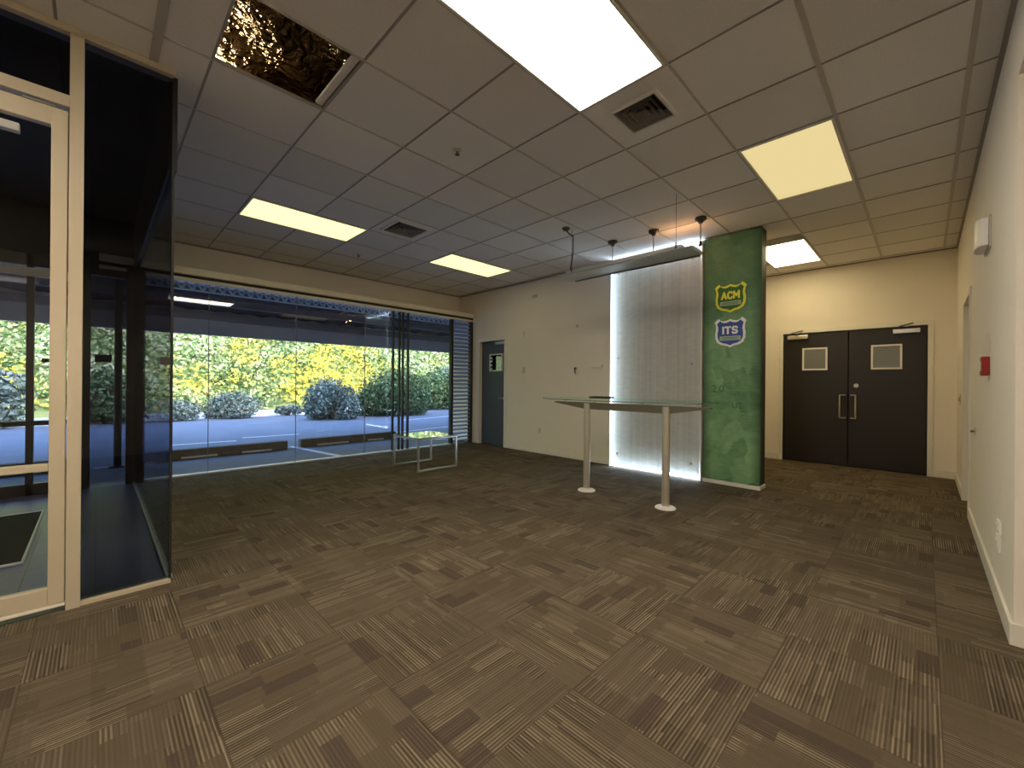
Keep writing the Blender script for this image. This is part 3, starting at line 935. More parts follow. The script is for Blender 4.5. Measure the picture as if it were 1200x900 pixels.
# ------------------------------------------------------------------ green display column
t = empty('display_column', (BX + .05, 1.61, 0))
MB().box((BX - .06, 1.30, .045), (BX + .14, 1.42, 2.965), .004).build('column_core', MT['print_side'], t)
MB().box((BX - .066, 1.298, .05), (BX - .006, 1.918, 2.955), .004).build('printed_panel', MT['print_green'], t)
MB().box((BX - .075, 1.29, .0), (BX + .14, 1.92, .045), .003).build('base_trim', MT['white'], t)
tag(t, 'tall green printed display column at the end of the back wall with two shield logos', 'display column')
PF = BX - .066
def place(y, z, lift):   # text local x -> -y, local y -> z, local z -> -x
    return Matrix(((0, 0, -1, PF - lift), (-1, 0, 0, y), (0, 1, 0, z), (0, 0, 0, 1)))
shield = [(0, .165), (.035, .150), (.075, .143), (.112, .158), (.125, .178), (.150, .160), (.172, .135), (.160, .105), (.155, .06), (.165, .0),
          (.162, -.06), (.140, -.110), (.095, -.138), (.045, -.148), (0, -.170)]
def shield_poly(s, cy, cz):
    pts = shield + [(-x, y) for x, y in shield[-2:0:-1]]
    return [(cy - x * s, cz + y * s) for x, y in pts]
STROKES = {
 'A': (1.0, [[(0, 0), (.5, 1), (1, 0)], [(.22, .32), (.78, .32)]]),
 'C': (.9, [[(.9, .82), (.68, 1), (.28, 1), (0, .72), (0, .28), (.28, 0), (.68, 0), (.9, .18)]]),
 'M': (1.1, [[(0, 0), (0, 1), (.55, .35), (1.1, 1), (1.1, 0)]]),
 'I': (.0, [[(0, 0), (0, 1)]]),
 'T': (.9, [[(0, 1), (.9, 1)], [(.45, 1), (.45, 0)]]),
 'S': (.8, [[(.8, .85), (.62, 1), (.2, 1), (0, .8), (.1, .58), (.7, .42), (.8, .2), (.6, 0), (.18, 0), (0, .15)]]),
}
def block_text(name, body, cy, cz, w, h, th, x0, x1, mat, parent):
    """bold stroked capitals on the plane facing -x; letters run towards -y"""
    gap = .42
    tot = sum(STROKES[c][0] for c in body) + gap * (len(body) - 1)
    k = w / tot
    m = MB(); u = -tot / 2
    n = 0
    for c in body:
        wd, lines = STROKES[c]
        for ln in lines:
            pts = [((u + p[0]) * k, (p[1] - .5) * h) for p in ln]
            for (ax, ay), (bx2, by2) in zip(pts[:-1], pts[1:]):
                L_ = math.hypot(bx2 - ax, by2 - ay); dx, dy = (bx2 - ax) / L_, (by2 - ay) / L_
                ex = th * .42; q = th / 2
                A_ = (ax - dx * ex, ay - dy * ex); B_ = (bx2 + dx * ex, by2 + dy * ex)
                poly = [(A_[0] - dy * q, A_[1] + dx * q), (B_[0] - dy * q, B_[1] + dx * q), (B_[0] + dy * q, B_[1] - dx * q), (A_[0] + dy * q, A_[1] - dx * q)]
                m.prism([(cy - px, cz + py) for px, py in poly], 0, x0 - n * .00003, x1)
                n += 1
        u += wd + gap
    return m.build(name, mat, parent)
def logo(cz, body, outer, inner, textm, ribbon, lab):
    cy = 1.618
    m = MB(); m.prism(shield_poly(1.0, cy, cz), 0, PF - .004, PF - .0002)
    o = m.build('shield_logo', outer, t); o['label'] = lab
    m = MB(); m.prism(shield_poly(.84, cy, cz), 0, PF - .006, PF - .004); m.build('shield_field', inner, o)
    block_text('lettering', body, cy, cz + .034, .185 if body[0] == 'A' else .150, .072, .021, PF - .0085, PF - .006, textm, o)
    m = MB()
    m.box((PF - .0075, cy - .115, cz - .085), (PF - .006, cy + .115, cz - .035), .0003)
    rb = m.build('ribbon', ribbon, o)
    m = MB()
    for k in (-.052, -.068):
        m.box((PF - .0085, cy - .085, cz + k - .003), (PF - .0075, cy + .085, cz + k + .003), .0002)
    m.build('ribbon_line', inner, rb)
logo(2.20, 'ACM', MT['yellow'], MT['sign_green'], MT['yellow'], MT['sign_pale'], 'green shield with yellow outline and yellow letters')
logo(1.79, 'ITS', MT['sign_white'], MT['sign_blue'], MT['sign_white'], MT['sign_pale'], 'blue shield with white outline and white letters')
for body, y, z, s in (('2.0', 1.75, 1.13, .12), ('US', 1.54, .94, .10)):
    text_mesh('faint_printed_text', body, s, MT['ghost'], 0.001, place(y, z, .0015), t, .0005)

# ------------------------------------------------------------------ back-lit fluted panel
t = empty('lit_fluted_panel', (BX - .03, 2.57, 0))
py0, py1, pz0, pz1 = 1.955, 3.18, .045, 2.915
MB().box((BX - .085, py0, pz0), (BX - .077, py1, pz1), .001).build('fluted_sheet', MT['flute'], t)
MB().box((BX - .045, py1 - .014, pz0), (BX - .02, py1 + .022, pz1)).build('led_strip', MT['led'], t)
MB().box((BX - .045, py0, pz1 - .014), (BX - .02, py1, pz1 + .034)).build('led_strip', MT['led'], t)
MB().box((BX - .045, py0, pz0 - .035), (BX - .02, py1, pz0 + .014)).build('led_strip', MT['led'], t)
f = MB()
f.box((BX - .085, py1 + .030, .0), (BX - .002, py1 + .042, 2.95), .002)
f.box((BX - .085, py0 - .022, .0), (BX - .002, py0 - .012, 2.95), .002)
f.build('edge_channel', MT['white'], t)
for yy, zz in ((2.05, .20), (3.08, .20), (2.05, 1.44), (3.08, 1.55), (2.05, 2.75), (3.08, 2.75)):
    MB().cyl((BX - .086, yy, zz), (BX - .105, yy, zz), .016, .014).build('standoff', MT['chrome'], t, True)
tag(t, 'tall white fluted wall panel lit by cold strips along its edges, beside the green column', 'light panel')

# ------------------------------------------------------------------ suspended linear light
t = empty('linear_pendant_light', (3.90, 2.28, CEIL))
m = MB()
m.prism([(3.775, 2.428), (3.80, 2.420), (4.05, 2.415), (4.075, 2.424), (4.05, 2.440), (3.80, 2.445)], 1, 1.50, 3.06)
m.build('blade', MT['lamp_grey'], t)
MB().box((3.86, 1.62, 2.444), (3.98, 2.98, 2.495), .006).build('housing', MT['lamp_grey'], t)
MB().box((4.045, 1.52, 2.405), (4.072, 2.98, 2.418), .003).build('rear_lip', MT['lamp_cup'], t)
for yy in (1.66, 2.87):
    MB().cyl((3.83, yy, 2.50), (3.83, yy, CEIL), .0022, seg=8).build('suspension_wire', MT['cable'], t)
    MB().cyl((3.83, yy, 2.44), (3.83, yy, 2.51), .010, .006).build('wire_gripper', MT['lamp_cup'], t, True)
MB().tube([(3.80, 2.93, CEIL), (3.80, 2.92, 2.93), (3.82, 2.90, 2.90), (3.84, 2.86, 2.87), (3.845, 2.86, 2.70), (3.85, 2.89, 2.55), (3.87, 2.92, 2.49)], .007, 8).build('power_cable', MT['cable'], t, True)
MB().lathe((3.80, 2.93, CEIL), [(.045, 0), (.045, -.012), (.03, -.03), (.012, -.034)]).build('ceiling_rose', MT['lamp_cup'], t, True)
tag(t, 'long grey blade-shaped pendant light hanging on wires above the glass table', 'pendant light')
spot0 = None
for k, (yy, lab) in enumerate(((2.78, 'leftmost of three small stem spotlights on the ceiling before the lit panel'),
                               (2.24, 'middle of three small stem spotlights on the ceiling before the lit panel'),
                               (1.71, 'small stem spotlight nearest the top of the green column'))):
    if spot0 is None:
        s = empty('stem_spotlight', (4.56, yy, CEIL))
        MB().lathe((4.56, yy, CEIL), [(.058, 0), (.058, -.022), (.050, -.030), (.022, -.050), (.020, -.062)]).build('canopy', MT['lamp_cup'], s, True)
        MB().cyl((4.56, yy, CEIL - .05), (4.56, yy, 2.70), .007).build('stem', MT['chrome'], s, True)
        MB().lathe((4.56, yy, 2.70), [(.012, .02), (.016, 0), (.016, -.03), (.010, -.034)]).build('lamp_head', MT['lamp_cup'], s, True)
        spot0 = s
    else:
        s = copy_tree(spot0); s.location = (4.56, yy, CEIL)
    tag(s, lab, 'spotlight', 'stem spotlights over the lit panel')
for yy in (2.10, 1.86):  # added lights between the spotlights for the orange glow, no fitting of their own
    L = bpy.data.lights.new('orange_glow', 'POINT'); L.energy = .45; L.color = (1, .5, .2); L.shadow_soft_size = .02
    o = bpy.data.objects.new('added_glow_light', L); COL.objects.link(o); o.location = (4.72, yy, 2.80)

# ------------------------------------------------------------------ tall glass table
t = empty('tall_glass_table', (3.84, 2.2, 0))
zt = 1.008
def top_poly(n=48, ax=.46, ay=.93, p=2.6, cx=3.86, cy=2.24):
    out = []
    for k in range(n):
        a = 2 * PI * k / n
        c, s = math.cos(a), math.sin(a)
        out.append((cx + ax * math.copysign(abs(c) ** (2 / p), c), cy + ay * math.copysign(abs(s) ** (2 / p), s)))
    return out
gm = MB(); gm.prism(top_poly(), 2, zt, zt + .010); gt = gm.build('glass_top', MT['table_glass'], t)
em = MB(); P1 = top_poly(); P2 = top_poly(ax=.4625, ay=.9325)
bm = em.bm
for k in range(48):
    k2 = (k + 1) % 48
    bm.faces.new([bm.verts.new((*P2[k], zt)), bm.verts.new((*P2[k2], zt)), bm.verts.new((*P2[k2], zt + .010)), bm.verts.new((*P2[k], zt + .010))])
em.build('polished_edge', MT['glass_edge'], gt)
bmx = MB()
bmx.prism([(3.10, .972), (3.10, .960), (2.66, .900), (1.72, .900), (1.34, .960), (1.34, .972)], 0, 3.825, 3.895)
bmx.build('support_beam', MT['beam'], t)
for yy in (2.64, 1.74):
    lg = MB(); lg.cyl((3.83, yy, .02), (3.83, yy, .965), .036, .036, 28); lo = lg.build('leg', MT['leg_metal'], t, True)
    MB().lathe((3.83, yy, 0), [(.095, 0), (.095, .008), (.088, .014), (.04, .018), (.038, .03)], 32).build('foot_disc', MT['white'], lo, True)
for yy in (2.95, 2.56, 2.0, 1.45):
    MB().cyl((3.85, yy, .968), (3.85, yy, zt), .013).build('glass_spacer', MT['chrome'], t, True)
tag(t, 'tall standing table with clear glass top on a beam and two metal legs', 'table')
t = MB().box((4.18, 2.62, zt + .011), (4.36, 2.86, zt + .022), .003).build('flat_tray', MT['cable'], origin=(4.27, 2.74, zt + .011))
tag(t, 'thin dark flat object lying at the back of the glass table top', 'tray')

# ------------------------------------------------------------------ low table by the window
t = empty('low_side_table', (3.28, 5.0, 0))
x0, x1, y0, y1, h = 2.96, 3.60, 4.68, 5.30, .44
r = .0125
for yy in (y0, y1):
    m = MB()
    m.box((x0, yy - r, r * 2), (x0 + 2 * r, yy + r, h - 2 * r), .002)
    m.box((x1 - 2 * r, yy - r, r * 2), (x1, yy + r, h - 2 * r), .002)
    m.box((x0, yy - r, 0), (x1, yy + r, 2 * r), .002)
    m.box((x0, yy - r, h - 2 * r), (x1, yy + r, h), .002)
    m.build('leg_frame', MT['chrome'], t)
for xx in (x0, x1 - 2 * r):
    MB().box((xx, y0 + r, h - 2 * r), (xx + 2 * r, y1 - r, h), .002).build('top_rail', MT['chrome'], t)
MB().box((x0 + .004, y0 - .008, h), (x1 - .004, y1 + .008, h + .008), .002).build('glass_top', MT['coffee_top'], t)
tag(t, 'low square table with chrome frame and reflective dark glass top by the windows', 'table')

# ------------------------------------------------------------------ entrance partition
f = MB()
f.box((-.106, EY - .03, 0), (-.054, EY + .07, 2.945), .002)
f.box((-3.2, EY - .03, 2.935), (VX, EY + .07, CEIL), .002)
f.box((-1.16, EY - .03, 2.555), (-.106, EY + .07, 2.615), .002)
f.box((-1.21, EY - .03, 0), (-1.16, EY + .07, 2.945), .002)
f.box((-.054, EY - .02, 0), (VX, EY + .045, .022), .002)
f.box((-3.2, EY - .02, 0), (-1.21, EY + .045, .06), .002)
struct(f.build('trim_11', MT['alu']), 'champagne aluminium frame of the glazed entrance')
struct(MB().box((-1.16, EY + .01, 2.615), (-.106, EY + .018, 2.935)).build('window_1', MT['tint_glass']), 'dark transom pane over the entrance door')
struct(MB().box((-.054, EY + .006, .022), (VX - .006, EY + .014, 2.935)).build('window_2', MT['tint_glass']), 'dark tinted side panel beside the entrance door')
struct(MB().box((VX - .008, EY - .004, .0), (VX + .004, EY + .024, 2.935), .001).build('trim_12', MT['gasket']))
struct(MB().box((-3.2, EY + .006, .06), (-1.21, EY + .014, 2.935)).build('window_3', MT['tint_glass']))
f = MB(); yA, yB = EY - .02, EY + .025
f.box((-.168, yA, .045), (-.110, yB, 2.535), .003); f.box((-1.155, yA, .045), (-1.095, yB, 2.535), .003)
f.box((-1.095, yA, 2.445), (-.168, yB, 2.535), .003); f.box((-1.095, yA, .045), (-.168, yB, .13), .003)
f.box((-1.095, yA, .715), (-.168, yB, .752), .003)
d5 = f.build('door_5', MT['alu'], origin=(-.63, EY, .04)); struct(d5, 'glazed entrance door in champagne aluminium')
MB().box((-1.095, EY, .13), (-.168, EY + .008, .715)).build('lower_pane', MT['door_glass'], d5)
MB().box((-1.095, EY, .752), (-.168, EY + .008, 2.445)).build('upper_pane', MT['door_glass'], d5)
MB().box((-.52, EY + .03, 2.385), (-.275, EY + .075, 2.425), .004).build('door_closer', MT['white'], d5)
MB().box((-1.155, yA - .008, .028), (-.108, yA + .03, .042), .002).build('bottom_seal', MT['rail'], d5)
MB().box((-.262, yA - .004, 2.537), (-.155, yA + .015, 2.545), .001).build('closer_plate', MT['chrome'], d5)

# glass lock patch on the panel's edge
box_thing('glass_patch_lock', 'small dark lock patch on the right edge of the tinted panel beside the entrance door', 'lock',
          (.256, EY - .004, 1.265), (.304, EY + .022, 1.31), MT['cable'], .002)

# lobby return wall: clear glass below, opaque above
f = MB()
f.box((VX - .02, EY + .05, 2.42), (VX + .02, HY, CEIL)); struct(f.build('wall_lobby_return', MT['alu_dark']))
struct(MB().box((VX - .004, EY + .07, .02), (VX + .004, GY - .06, 2.42)).build('window_4', MT['door_glass']))
struct(MB().box((VX - .014, EY + .05, 0), (VX + .014, GY - .05, .018), .002).build('trim_13', MT['sill']))
# outer lobby frames
f = MB()
f.box((.235, GY - .06, 0), (.395, GY + .10, 2.48), .003)
f.box((-.126, GY - .03, 0), (-.05, GY + .05, 2.48), .002)
f.box((-.505, GY - .03, 0), (-.452, GY + .05, 2.48), .002)
f.box((-1.30, GY - .03, 0), (-1.22, GY + .05, 2.48), .002)
f.box((-3.2, GY - .03, 0), (-3.12, GY + .05, 2.48), .002)
f.box((-3.12, GY - .03, .0), (-.126, GY + .05, .115), .002)
f.box((-3.12, GY - .03, .705), (-.126, GY + .05, .752), .002)
f.box((-3.2, GY - .03, 2.32), (.235, GY + .05, 2.45), .002)
struct(f.build('trim_14', MT['alu_dark']), 'dark frames of the outer lobby doors')
struct(MB().box((-3.12, GY - .06, 2.215), (-.126, GY - .03, 2.30), .003).build('trim_15', MT['rail']))  # beige bar painted in for a lit band in the glass
struct(MB().box((-3.12, GY + .004, .115), (-.126, GY + .01, 2.32)).build('window_5', MT['door_glass']))
struct(MB().box((-.05, GY + .004, .0), (.235, GY + .01, 2.32)).build('window_6', MT['door_glass']))
struct(MB().box((X0, GY - .05, 2.45), (VX, HY + .1, CEIL)).build('wall_lobby_head', MT['alu_dark']))
box_thing('lock_case', 'black lock case on the outer glass seen through the tinted panel', 'lock', (-.018, GY - .03, 1.37), (.117, GY + .0, 1.457), MT['black'], .004)
box_thing('door_lock_case', 'small dark lock on the outer lobby door seen through the entrance door', 'lock', (-.40, GY - .02, 1.35), (-.35, GY + .003, 1.39), MT['cable'], .003)
t = empty('door_mat', (-.9, 4.8, 0))
MB().box((-1.6, 4.07, 0), (-.335, 5.52, .012), .003).build('pile', MT['mat_black'], t)
m = MB()
m.box((-.335, 4.05, 0), (-.322, 5.54, .014), .002); m.box((-1.62, 4.05, 0), (-1.60, 5.54, .014), .002)
m.box((-1.60, 4.05, 0), (-.335, 4.07, .014), .002); m.box((-1.60, 5.52, 0), (-.335, 5.54, .014), .002)
m.build('metal_edge', MT['sill'], t)
tag(t, 'black entrance mat with metal edge on the lobby tiles', 'mat')

# ------------------------------------------------------------------ window wall panes
edges = [.395, 1.0, 2.03, 3.07, 3.57]
for k in range(len(edges) - 1):
    struct(MB().box((edges[k] + .003, GY - .005, .02), (edges[k + 1] - .003, GY + .005, 2.40)).build('window_%d' % (7 + k), MT['window_glass']))
j = MB()
for x in (1.0, 2.03, 3.07):
    j.box((x - .004, GY - .006, .02), (x + .004, GY + .006, 2.40))
struct(j.build('trim_16', MT['purlin']))
for k, (a, c) in enumerate(((3.57, 3.69), (3.76, 3.86))):
    f = MB()
    for x in (a, c):
        f.box((x - .012, GY - .02, .02), (x + .012, GY + .03, 2.40), .002)
    struct(f.build('trim_%d' % (17 + k), MT['alu_dark']), 'thin dark sliding door stiles')
struct(MB().box((3.87, GY - .005, .02), (4.78, GY + .005, 2.40)).build('window_11', MT['window_glass']))
struct(MB().box((3.70, GY - .003, .02), (3.748, GY + .003, 2.40)).build('window_12', MT['window_glass']))
# louvre screen beside the corner
t = empty('louvre_screen', (5.03, GY, 0))
f = MB(); f.box((4.78, GY - .03, 0), (4.825, GY + .05, 2.40), .002); f.box((5.25, GY - .03, 0), (5.305, GY + .05, 2.40), .002)
f.build('frame', MT['alu_dark'], t)
nsl = 32
for k in range(nsl):
    z = .03 + k * 2.36 / nsl
    m = MB()
    m.prism([(GY - .012, z + .034), (GY - .012, z + .042), (GY + .075, z + .008), (GY + .075, z)], 0, 4.825, 5.25)
    m.build('slat', MT['louvre'], t)
tag(t, 'blue-grey metal louvre screen at the far end of the window wall', 'louvre')

# ------------------------------------------------------------------ outside
struct(MB().box((-30, GY + .25, -.14), (60, 16.3, -.03)).build('floor_car_park', MT['asphalt']))
struct(MB().box((VX, GY - .02, -.14), (30, GY + .25, -.031)).build('floor_threshold', MT['asphalt']))
g1 = MB().box((-40, 16.3, -.16), (80, 21, -.035)).build('ground', MT['gravel']); struct(g1)
def line(a, c, lab, w=.05):
    a, c = Vector((*a, 0)), Vector((*c, 0)); d = (c - a).normalized(); n = Vector((-d.y, d.x, 0)) * w
    m = MB(); bm = m.bm
    lo = [bm.verts.new(p + Vector((0, 0, -.029))) for p in (a - n, c - n, c + n, a + n)]
    hi = [bm.verts.new(p + Vector((0, 0, -.026))) for p in (a - n, c - n, c + n, a + n)]
    bm.faces.new(hi); bm.faces.new(lo[::-1])
    for q in range(4): bm.faces.new((lo[q], lo[(q + 1) % 4], hi[(q + 1) % 4], hi[q]))
    o = m.build('painted_line', MT['paint'], origin=tuple((a + c) / 2))
    tag(o, lab, 'painted line', 'painted lines on the car park')
line((2.56, 8.35), (2.80, 6.75), 'short white bay line between the two wheel stops running towards the windows')
line((.9, 9.95), (2.0, 9.85), 'white road line beyond the left wheel stop')
line((2.2, 10.3), (3.3, 10.2), 'white road line beyond the gap between the wheel stops')
line((4.3, 8.95), (7.6, 9.45), 'long white road line behind the low table')
line((7.0, 11.9), (9.6, 12.4), 'faint white road line furthest right on the car park')
line((-.02, 8.0), (.62, 7.95), 'white painted bar at the foot of the thin black post')
line((4.65, 7.9), (5.6, 6.9), 'white bay line near the louvre screen')
def wheel_stop(x0, x1, y, lab, pl):
    t = empty('wheel_stop', ((x0 + x1) / 2, y, -.03))
    MB().box((x0, y, -.03), (x1, y + .14, .115), .01).build('timber_beam', MT['timber'], t)
    for a, c in pl:
        MB().box((a, y - .012, -.025), (c, y, .005), .002).build('reflector_strip', MT['paint'], t)
    tag(t, lab, 'wheel stop', 'wheel stops in the car park')
wheel_stop(.35, 2.42, 8.06, 'dark wheel stop outside the left window panes, nearest the tinted panel', ((.92, 1.38), (1.72, 2.16)))
wheel_stop(2.66, 4.60, 8.12, 'dark wheel stop outside, ending by the sliding door stiles', ((2.95, 3.55), (3.95, 4.3)))
wheel_stop(-2.9, -.15, 8.06, 'dark wheel stop outside the lobby doors', ((-1.0, -.5),))
t = empty('canopy_post', (.21, 7.95, -.03))
MB().cyl((.21, 7.95, -.03), (.21, 7.95, 2.62), .042).build('pole', MT['black'], t, True)
MB().box((.12, 7.86, -.03), (.30, 8.04, -.01), .003).build('base_plate', MT['black'], t)
tag(t, 'thin black canopy post outside, seen through the tinted panel', 'post')
t = empty('thin_bollard', (4.45, 7.6, -.03))
MB().cyl((4.45, 7.6, -.03), (4.45, 7.6, .42), .015).build('pole', MT['cable'], t, True)
MB().cyl((4.45, 7.6, -.03), (4.45, 7.6, -.015), .05).build('base_plate', MT['cable'], t, True)
tag(t, 'short thin dark stake standing outside behind the low table', 'stake')

# canopy: sloping dark sheet, purlins, fascia
f = MB(); bm = f.bm
YC = 9.6
n = 200
vs = []
for k in range(n + 1):
    x = -14 + 40 * k / n
    dz = .016 * (1 if k % 2 else -1)
    vs.append((bm.verts.new((x, HY + .16, 2.86 + dz)), bm.verts.new((x, YC + .2, 2.50 + dz))))
for k in range(n):
    bm.faces.new((vs[k][0], vs[k + 1][0], vs[k + 1][1], vs[k][1]))
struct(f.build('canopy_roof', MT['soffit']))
f = MB(); f.box((-14, YC, 2.045), (26, YC + .05, 2.32), .003); f.box((-14, YC + .05, 2.32), (26, YC + .12, 2.60))
struct(f.build('trim_19', MT['fascia']), 'grey fascia beam of the canopy')
f = MB(); f.box((-14, YC - .06, 2.325), (26, YC - .02, 2.46), .002)
for yy in (7.7, 8.7):
    zz = 2.86 - (yy - HY - .16) * .36 / 2.6
    f.box((-14, yy, zz - .14), (26, yy + .05, zz - .02))
for x in (-5.4, -1.5, 3.6, 7.5, 11.4):
    f.box((x, HY + .2, 2.62), (x + .06, YC, 2.70))
struct(f.build('trim_20', MT['purlin']), 'purlins and rafters under the canopy')
# corrugated flashing just outside, above the glass, skylight put into its blue colour
f = MB()
amp_, pit = .035, .11
nn = 100
pts_top = []; bm = f.bm
f.box((VX, HY - .10, 2.452), (BX, HY - .08, 2.475)); f.box((VX, HY - .10, 2.345), (BX, HY - .08, 2.362))
x = VX
while x < BX - pit:
    f.prism([(x, 2.36), (x + .03, 2.36), (x + pit / 2 + .015, 2.455), (x + pit / 2 - .015, 2.455)], 1, HY - .10, HY - .085)
    f.prism([(x + pit / 2 - .015, 2.455), (x + pit / 2 + .015, 2.455), (x + pit + .03, 2.36), (x + pit, 2.36)], 1, HY - .099, HY - .084)
    x += pit
struct(f.build('trim_21', MT['corrugated']), 'zigzag flashing strip above the glass, painted skylight blue')

# building mass: roof and outer walls that shade the car park
f = MB(); f.box((-16, -9, 3.70), (28, HY + .25, 4.05)); f.box((-16, HY + .05, 2.97), (28, HY + .25, 3.70))
struct(f.build('roof', MT['concrete']))
f = MB(); f.box((-16, HY + .0, -.1), (X0 - .12, HY + .2, 3.0)); f.box((BX + .14, HY, -.1), (28, HY + .2, 3.0))
f.box((-16, -9, -.1), (28, -8.8, 3.70)); f.box((-16, -8.8, -.1), (-15.8, HY, 3.7)); f.box((27.8, -8.8, -.1), (28, HY, 3.7))
struct(f.build('wall_outer', MT['concrete']))

# hillside
rngn = np.random.default_rng(11)
def hill_z(x, y):
    s = np.clip((y - 20.0) / 22.0, 0, 1)
    return -.05 + 17.0 * s ** .85 + .5 * np.sin(x * .35 + y * .2) * s * 2 + .35 * np.sin(x * .9 - y * .5) * (s > 0)
nx_, ny_ = 100, 40
bm = bmesh.new(); G = []
for i in range(nx_ + 1):
    row = []
    for jx in range(ny_ + 1):
        x = -40 + 120 * i / nx_; y = 20 + 24 * jx / ny_
        row.append(bm.verts.new((x, y, float(hill_z(x, y)))))
    G.append(row)
for i in range(nx_):
    for jx in range(ny_):
        bm.faces.new((G[i][jx], G[i + 1][jx], G[i + 1][jx + 1], G[i][jx + 1]))
mb = MB(); mb.bm.free(); mb.bm = bm
struct(mb.build('hillside_ground', MT['soil'], smooth=True))

def quads_mesh(name, cen, nor, size, mat, parent=None, origin=None):
    """cloud of small leaf quads: cen (n,3), nor (n,3), size (n,)"""
    n = len(cen)
    nor = nor / np.linalg.norm(nor, axis=1, keepdims=True)
    r = rngn.normal(size=(n, 3)); a = np.cross(nor, r); a /= np.linalg.norm(a, axis=1, keepdims=True)
    b_ = np.cross(nor, a)
    s = size[:, None]
    v = np.empty((n, 4, 3))
    v[:, 0] = cen - a * s * .55; v[:, 1] = cen - b_ * s * .3 + nor * s * .08
    v[:, 2] = cen + a * s * .55; v[:, 3] = cen + b_ * s * .3 + nor * s * .08
    if parent is None and origin is not None:
        v -= np.array(origin)
    if parent is not None:
        v -= np.array(world_loc(parent)); 
    me = bpy.data.meshes.new(name)
    me.vertices.add(n * 4); me.vertices.foreach_set('co', v.reshape(-1))
    me.loops.add(n * 4); me.loops.foreach_set('vertex_index', np.arange(n * 4, dtype=np.int32))
    me.polygons.add(n); me.polygons.foreach_set('loop_start', np.arange(0, n * 4, 4, dtype=np.int32))
    me.update(calc_edges=True); me.validate()
    me.materials.append(mat)
    o = bpy.data.objects.new(name, me); COL.objects.link(o)
    if parent is not None: o.parent = parent
    elif origin is not None: o.location = origin
    return o
n = 150000
# denser where the camera looks
y = 19.9 + 14 * rngn.random(n) ** 1.15
x = -8 + (y * 1.25 + 6) * rngn.random(n)
lump = .45 * np.abs(np.sin(x * 1.7 + np.sin(y * 1.3))) * np.abs(np.sin(y * 1.9 + np.sin(x * .8)))
z = hill_z(x, y) + lump * 1.2 + .35 * rngn.random(n)
cen = np.stack([x, y, z], 1)
nor = rngn.normal(size=(n, 3)) * .8 + np.array([0, -.7, .7])
o = quads_mesh('hillside_shrubs', cen, nor, .09 + .16 * rngn.random(n), MT['hill_leaf'])
tag(o, 'sunlit hillside covered in yellow-flowering and green scrub beyond the car park', 'hillside scrub', kind='stuff')

def bush(cx, cy, rx, ry, h, n, mat, lab, size=.10, lobes=15):
    t = empty('bush', (cx, cy, -.03))
    rr = rngn.random((lobes, 3))
    cs, ns = [], []
    per = n // lobes
    for k in range(lobes):
        f_ = .38 + .16 * rr[k, 1]
        ang = 2 * PI * (k + rr[k, 0]) / lobes * 2.4
        ro = (.15 + .55 * math.sqrt((k + .5) / lobes))
        rad = np.array([rx * f_, ry * f_, h * (.26 + .16 * rr[k, 2])])
        lc = np.array([cx + ro * rx * math.cos(ang), cy + ro * ry * math.sin(ang), 0.])
        lc[2] = h * (.92 - .55 * ro * ro + .10 * (rr[k, 0] - .5)) - rad[2]
        if k % 3 == 2: lc[2] *= .55
        d = rngn.normal(size=(per, 3)); d /= np.linalg.norm(d, axis=1, keepdims=True)
        rads = (.72 + .33 * rngn.random((per, 1)))
        p = lc + d * rad * rads
        p[:, 2] = np.maximum(p[:, 2], .0 + .1 * rngn.random(per))
        cs.append(p); ns.append(d + rngn.normal(size=(per, 3)) * .6)
    quads_mesh('foliage', np.concatenate(cs), np.concatenate(ns), size * (.7 + .8 * rngn.random(per * lobes)), mat, t)
    m = MB()
    for k in range(6):
        a = 2 * PI * k / 6
        m.tube([(cx + .05 * math.cos(a), cy + .05 * math.sin(a), -.03), (cx + .25 * rx * math.cos(a), cy + .25 * ry * math.sin(a), h * .35),
                (cx + .5 * rx * math.cos(a), cy + .5 * ry * math.sin(a), h * .6)], .02, 6)
    m.build('branches', MT['bark'], t)
    tag(t, lab, 'bush', 'bushes along the far edge of the car park')
bush(7.9, 14.0, 1.45, 1.0, 2.05, 12000, MT['bush_leaf'], 'big rounded green bush left of the sliding door stiles', .09)
bush(5.4, 13.7, .85, .8, 1.5, 6000, MT['bush_grey'], 'pale grey-green bush at the left flank of the big rounded bush', .09)
bush(11.4, 15.9, 1.6, .8, 2.0, 9000, MT['bush_leaf'], 'green bush seen between the sliding door stiles', .10)
bush(14.2, 18.0, 2.1, .9, 2.7, 11000, MT['bush_grey'], 'grey-green bush beside the louvre screen at the right of the view', .11)
bush(1.55, 16.0, .75, .55, .72, 3600, MT['bush_grey'], 'low grey-green bush outside the leftmost clear panes, right of the tinted panel', .08)
bush(3.15, 16.1, .80, .6, .95, 4200, MT['bush_grey'], 'low grey-green bush before the bright gravel gap', .08)
bush(4.85, 16.2, .45, .4, .42, 1200, MT['bush_grey'], 'tiny low shrub in front of the bright gravel gap', .08, 6)
bush(.1, 16.2, .72, .8, 1.7, 4500, MT['bush_leaf'], 'dark bush outside seen through the tinted panel', .11)
bush(-2.4, 16.4, 1.2, .9, 1.9, 6000, MT['bush_grey'], 'bush outside seen through the entrance door', .12)
bush(-5.6, 16.2, 1.25, .9, 1.5, 3500, MT['bush_grey'], 'bush outside at the far left behind the entrance door', .12)

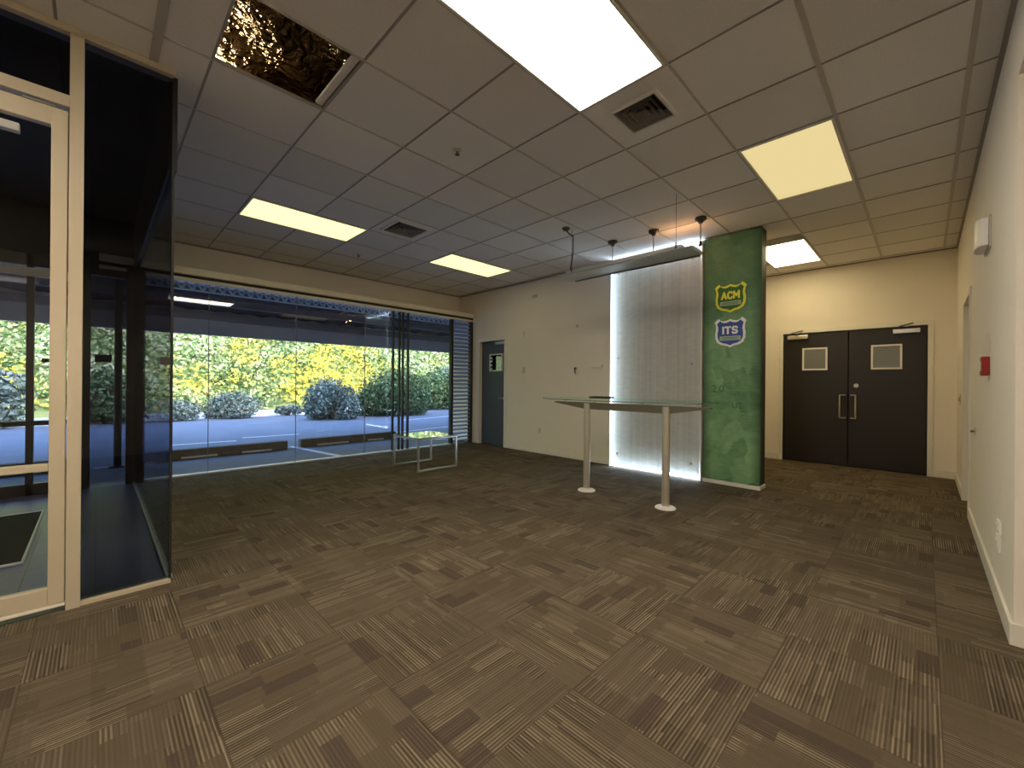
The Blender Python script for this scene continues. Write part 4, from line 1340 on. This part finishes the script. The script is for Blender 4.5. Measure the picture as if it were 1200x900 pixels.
# ------------------------------------------------------------------ world and sun
w = bpy.data.worlds.new('World'); sc.world = w; w.use_nodes = True
nt = w.node_tree; nt.nodes.clear()
out = nt.nodes.new('ShaderNodeOutputWorld'); bg = nt.nodes.new('ShaderNodeBackground')
sky = nt.nodes.new('ShaderNodeTexSky'); sky.sky_type = 'NISHITA'; sky.sun_disc = False
sky.sun_elevation = math.radians(24); sky.sun_rotation = math.radians(180)
tint = MIX(nt, 1.0, sky.outputs[0], (.86, .95, 1.2), 'MULTIPLY'); nt.links.new(tint, bg.inputs[0]); nt.links.new(bg.outputs[0], out.inputs[0])
bg.inputs[1].default_value = 0.49
L = bpy.data.lights.new('Sun', 'SUN'); L.energy = 1.55; L.color = (1, .94, .84); L.angle = math.radians(.6)
o = bpy.data.objects.new('Sun', L); COL.objects.link(o)
el, az = math.radians(24), math.radians(-14)
d = Vector((math.sin(az) * -math.cos(el) * -1, math.cos(az) * math.cos(el), -math.sin(el)))   # travel direction
o.rotation_euler = d.to_track_quat('-Z', 'Y').to_euler()
o.location = (0, -20, 15)

# ------------------------------------------------------------------ camera
cam = bpy.data.cameras.new('Camera'); co = bpy.data.objects.new('Camera', cam); COL.objects.link(co)
cam.sensor_width = 36; cam.sensor_fit = 'HORIZONTAL'; cam.lens = 36 * 484.9 / 1200
cam.clip_start = .02; cam.clip_end = 300
A = math.radians(44.9); RO = math.radians(.495)
fw = Vector((math.cos(A), math.sin(A), 0)); r = Vector((math.sin(A), -math.cos(A), 0)); u = Vector((0, 0, 1))
rr = r * math.cos(RO) + u * math.sin(RO); uu = -r * math.sin(RO) + u * math.cos(RO)
co.matrix_world = Matrix(((rr.x, uu.x, -fw.x, 0), (rr.y, uu.y, -fw.y, 0), (rr.z, uu.z, -fw.z, 1.17), (0, 0, 0, 1)))
sc.camera = co

sc.view_settings.view_transform = 'Standard'
sc.view_settings.look = 'None'
sc.view_settings.gamma = 1.0
sc.view_settings.use_curve_mapping = False
sc.view_settings.exposure = 1.38
sc.cycles.max_bounces = 10
sc.cycles.transparent_max_bounces = 24
sc.cycles.diffuse_bounces = 6
sc.cycles.use_denoising = True
sc.cycles.sample_clamp_indirect = 6
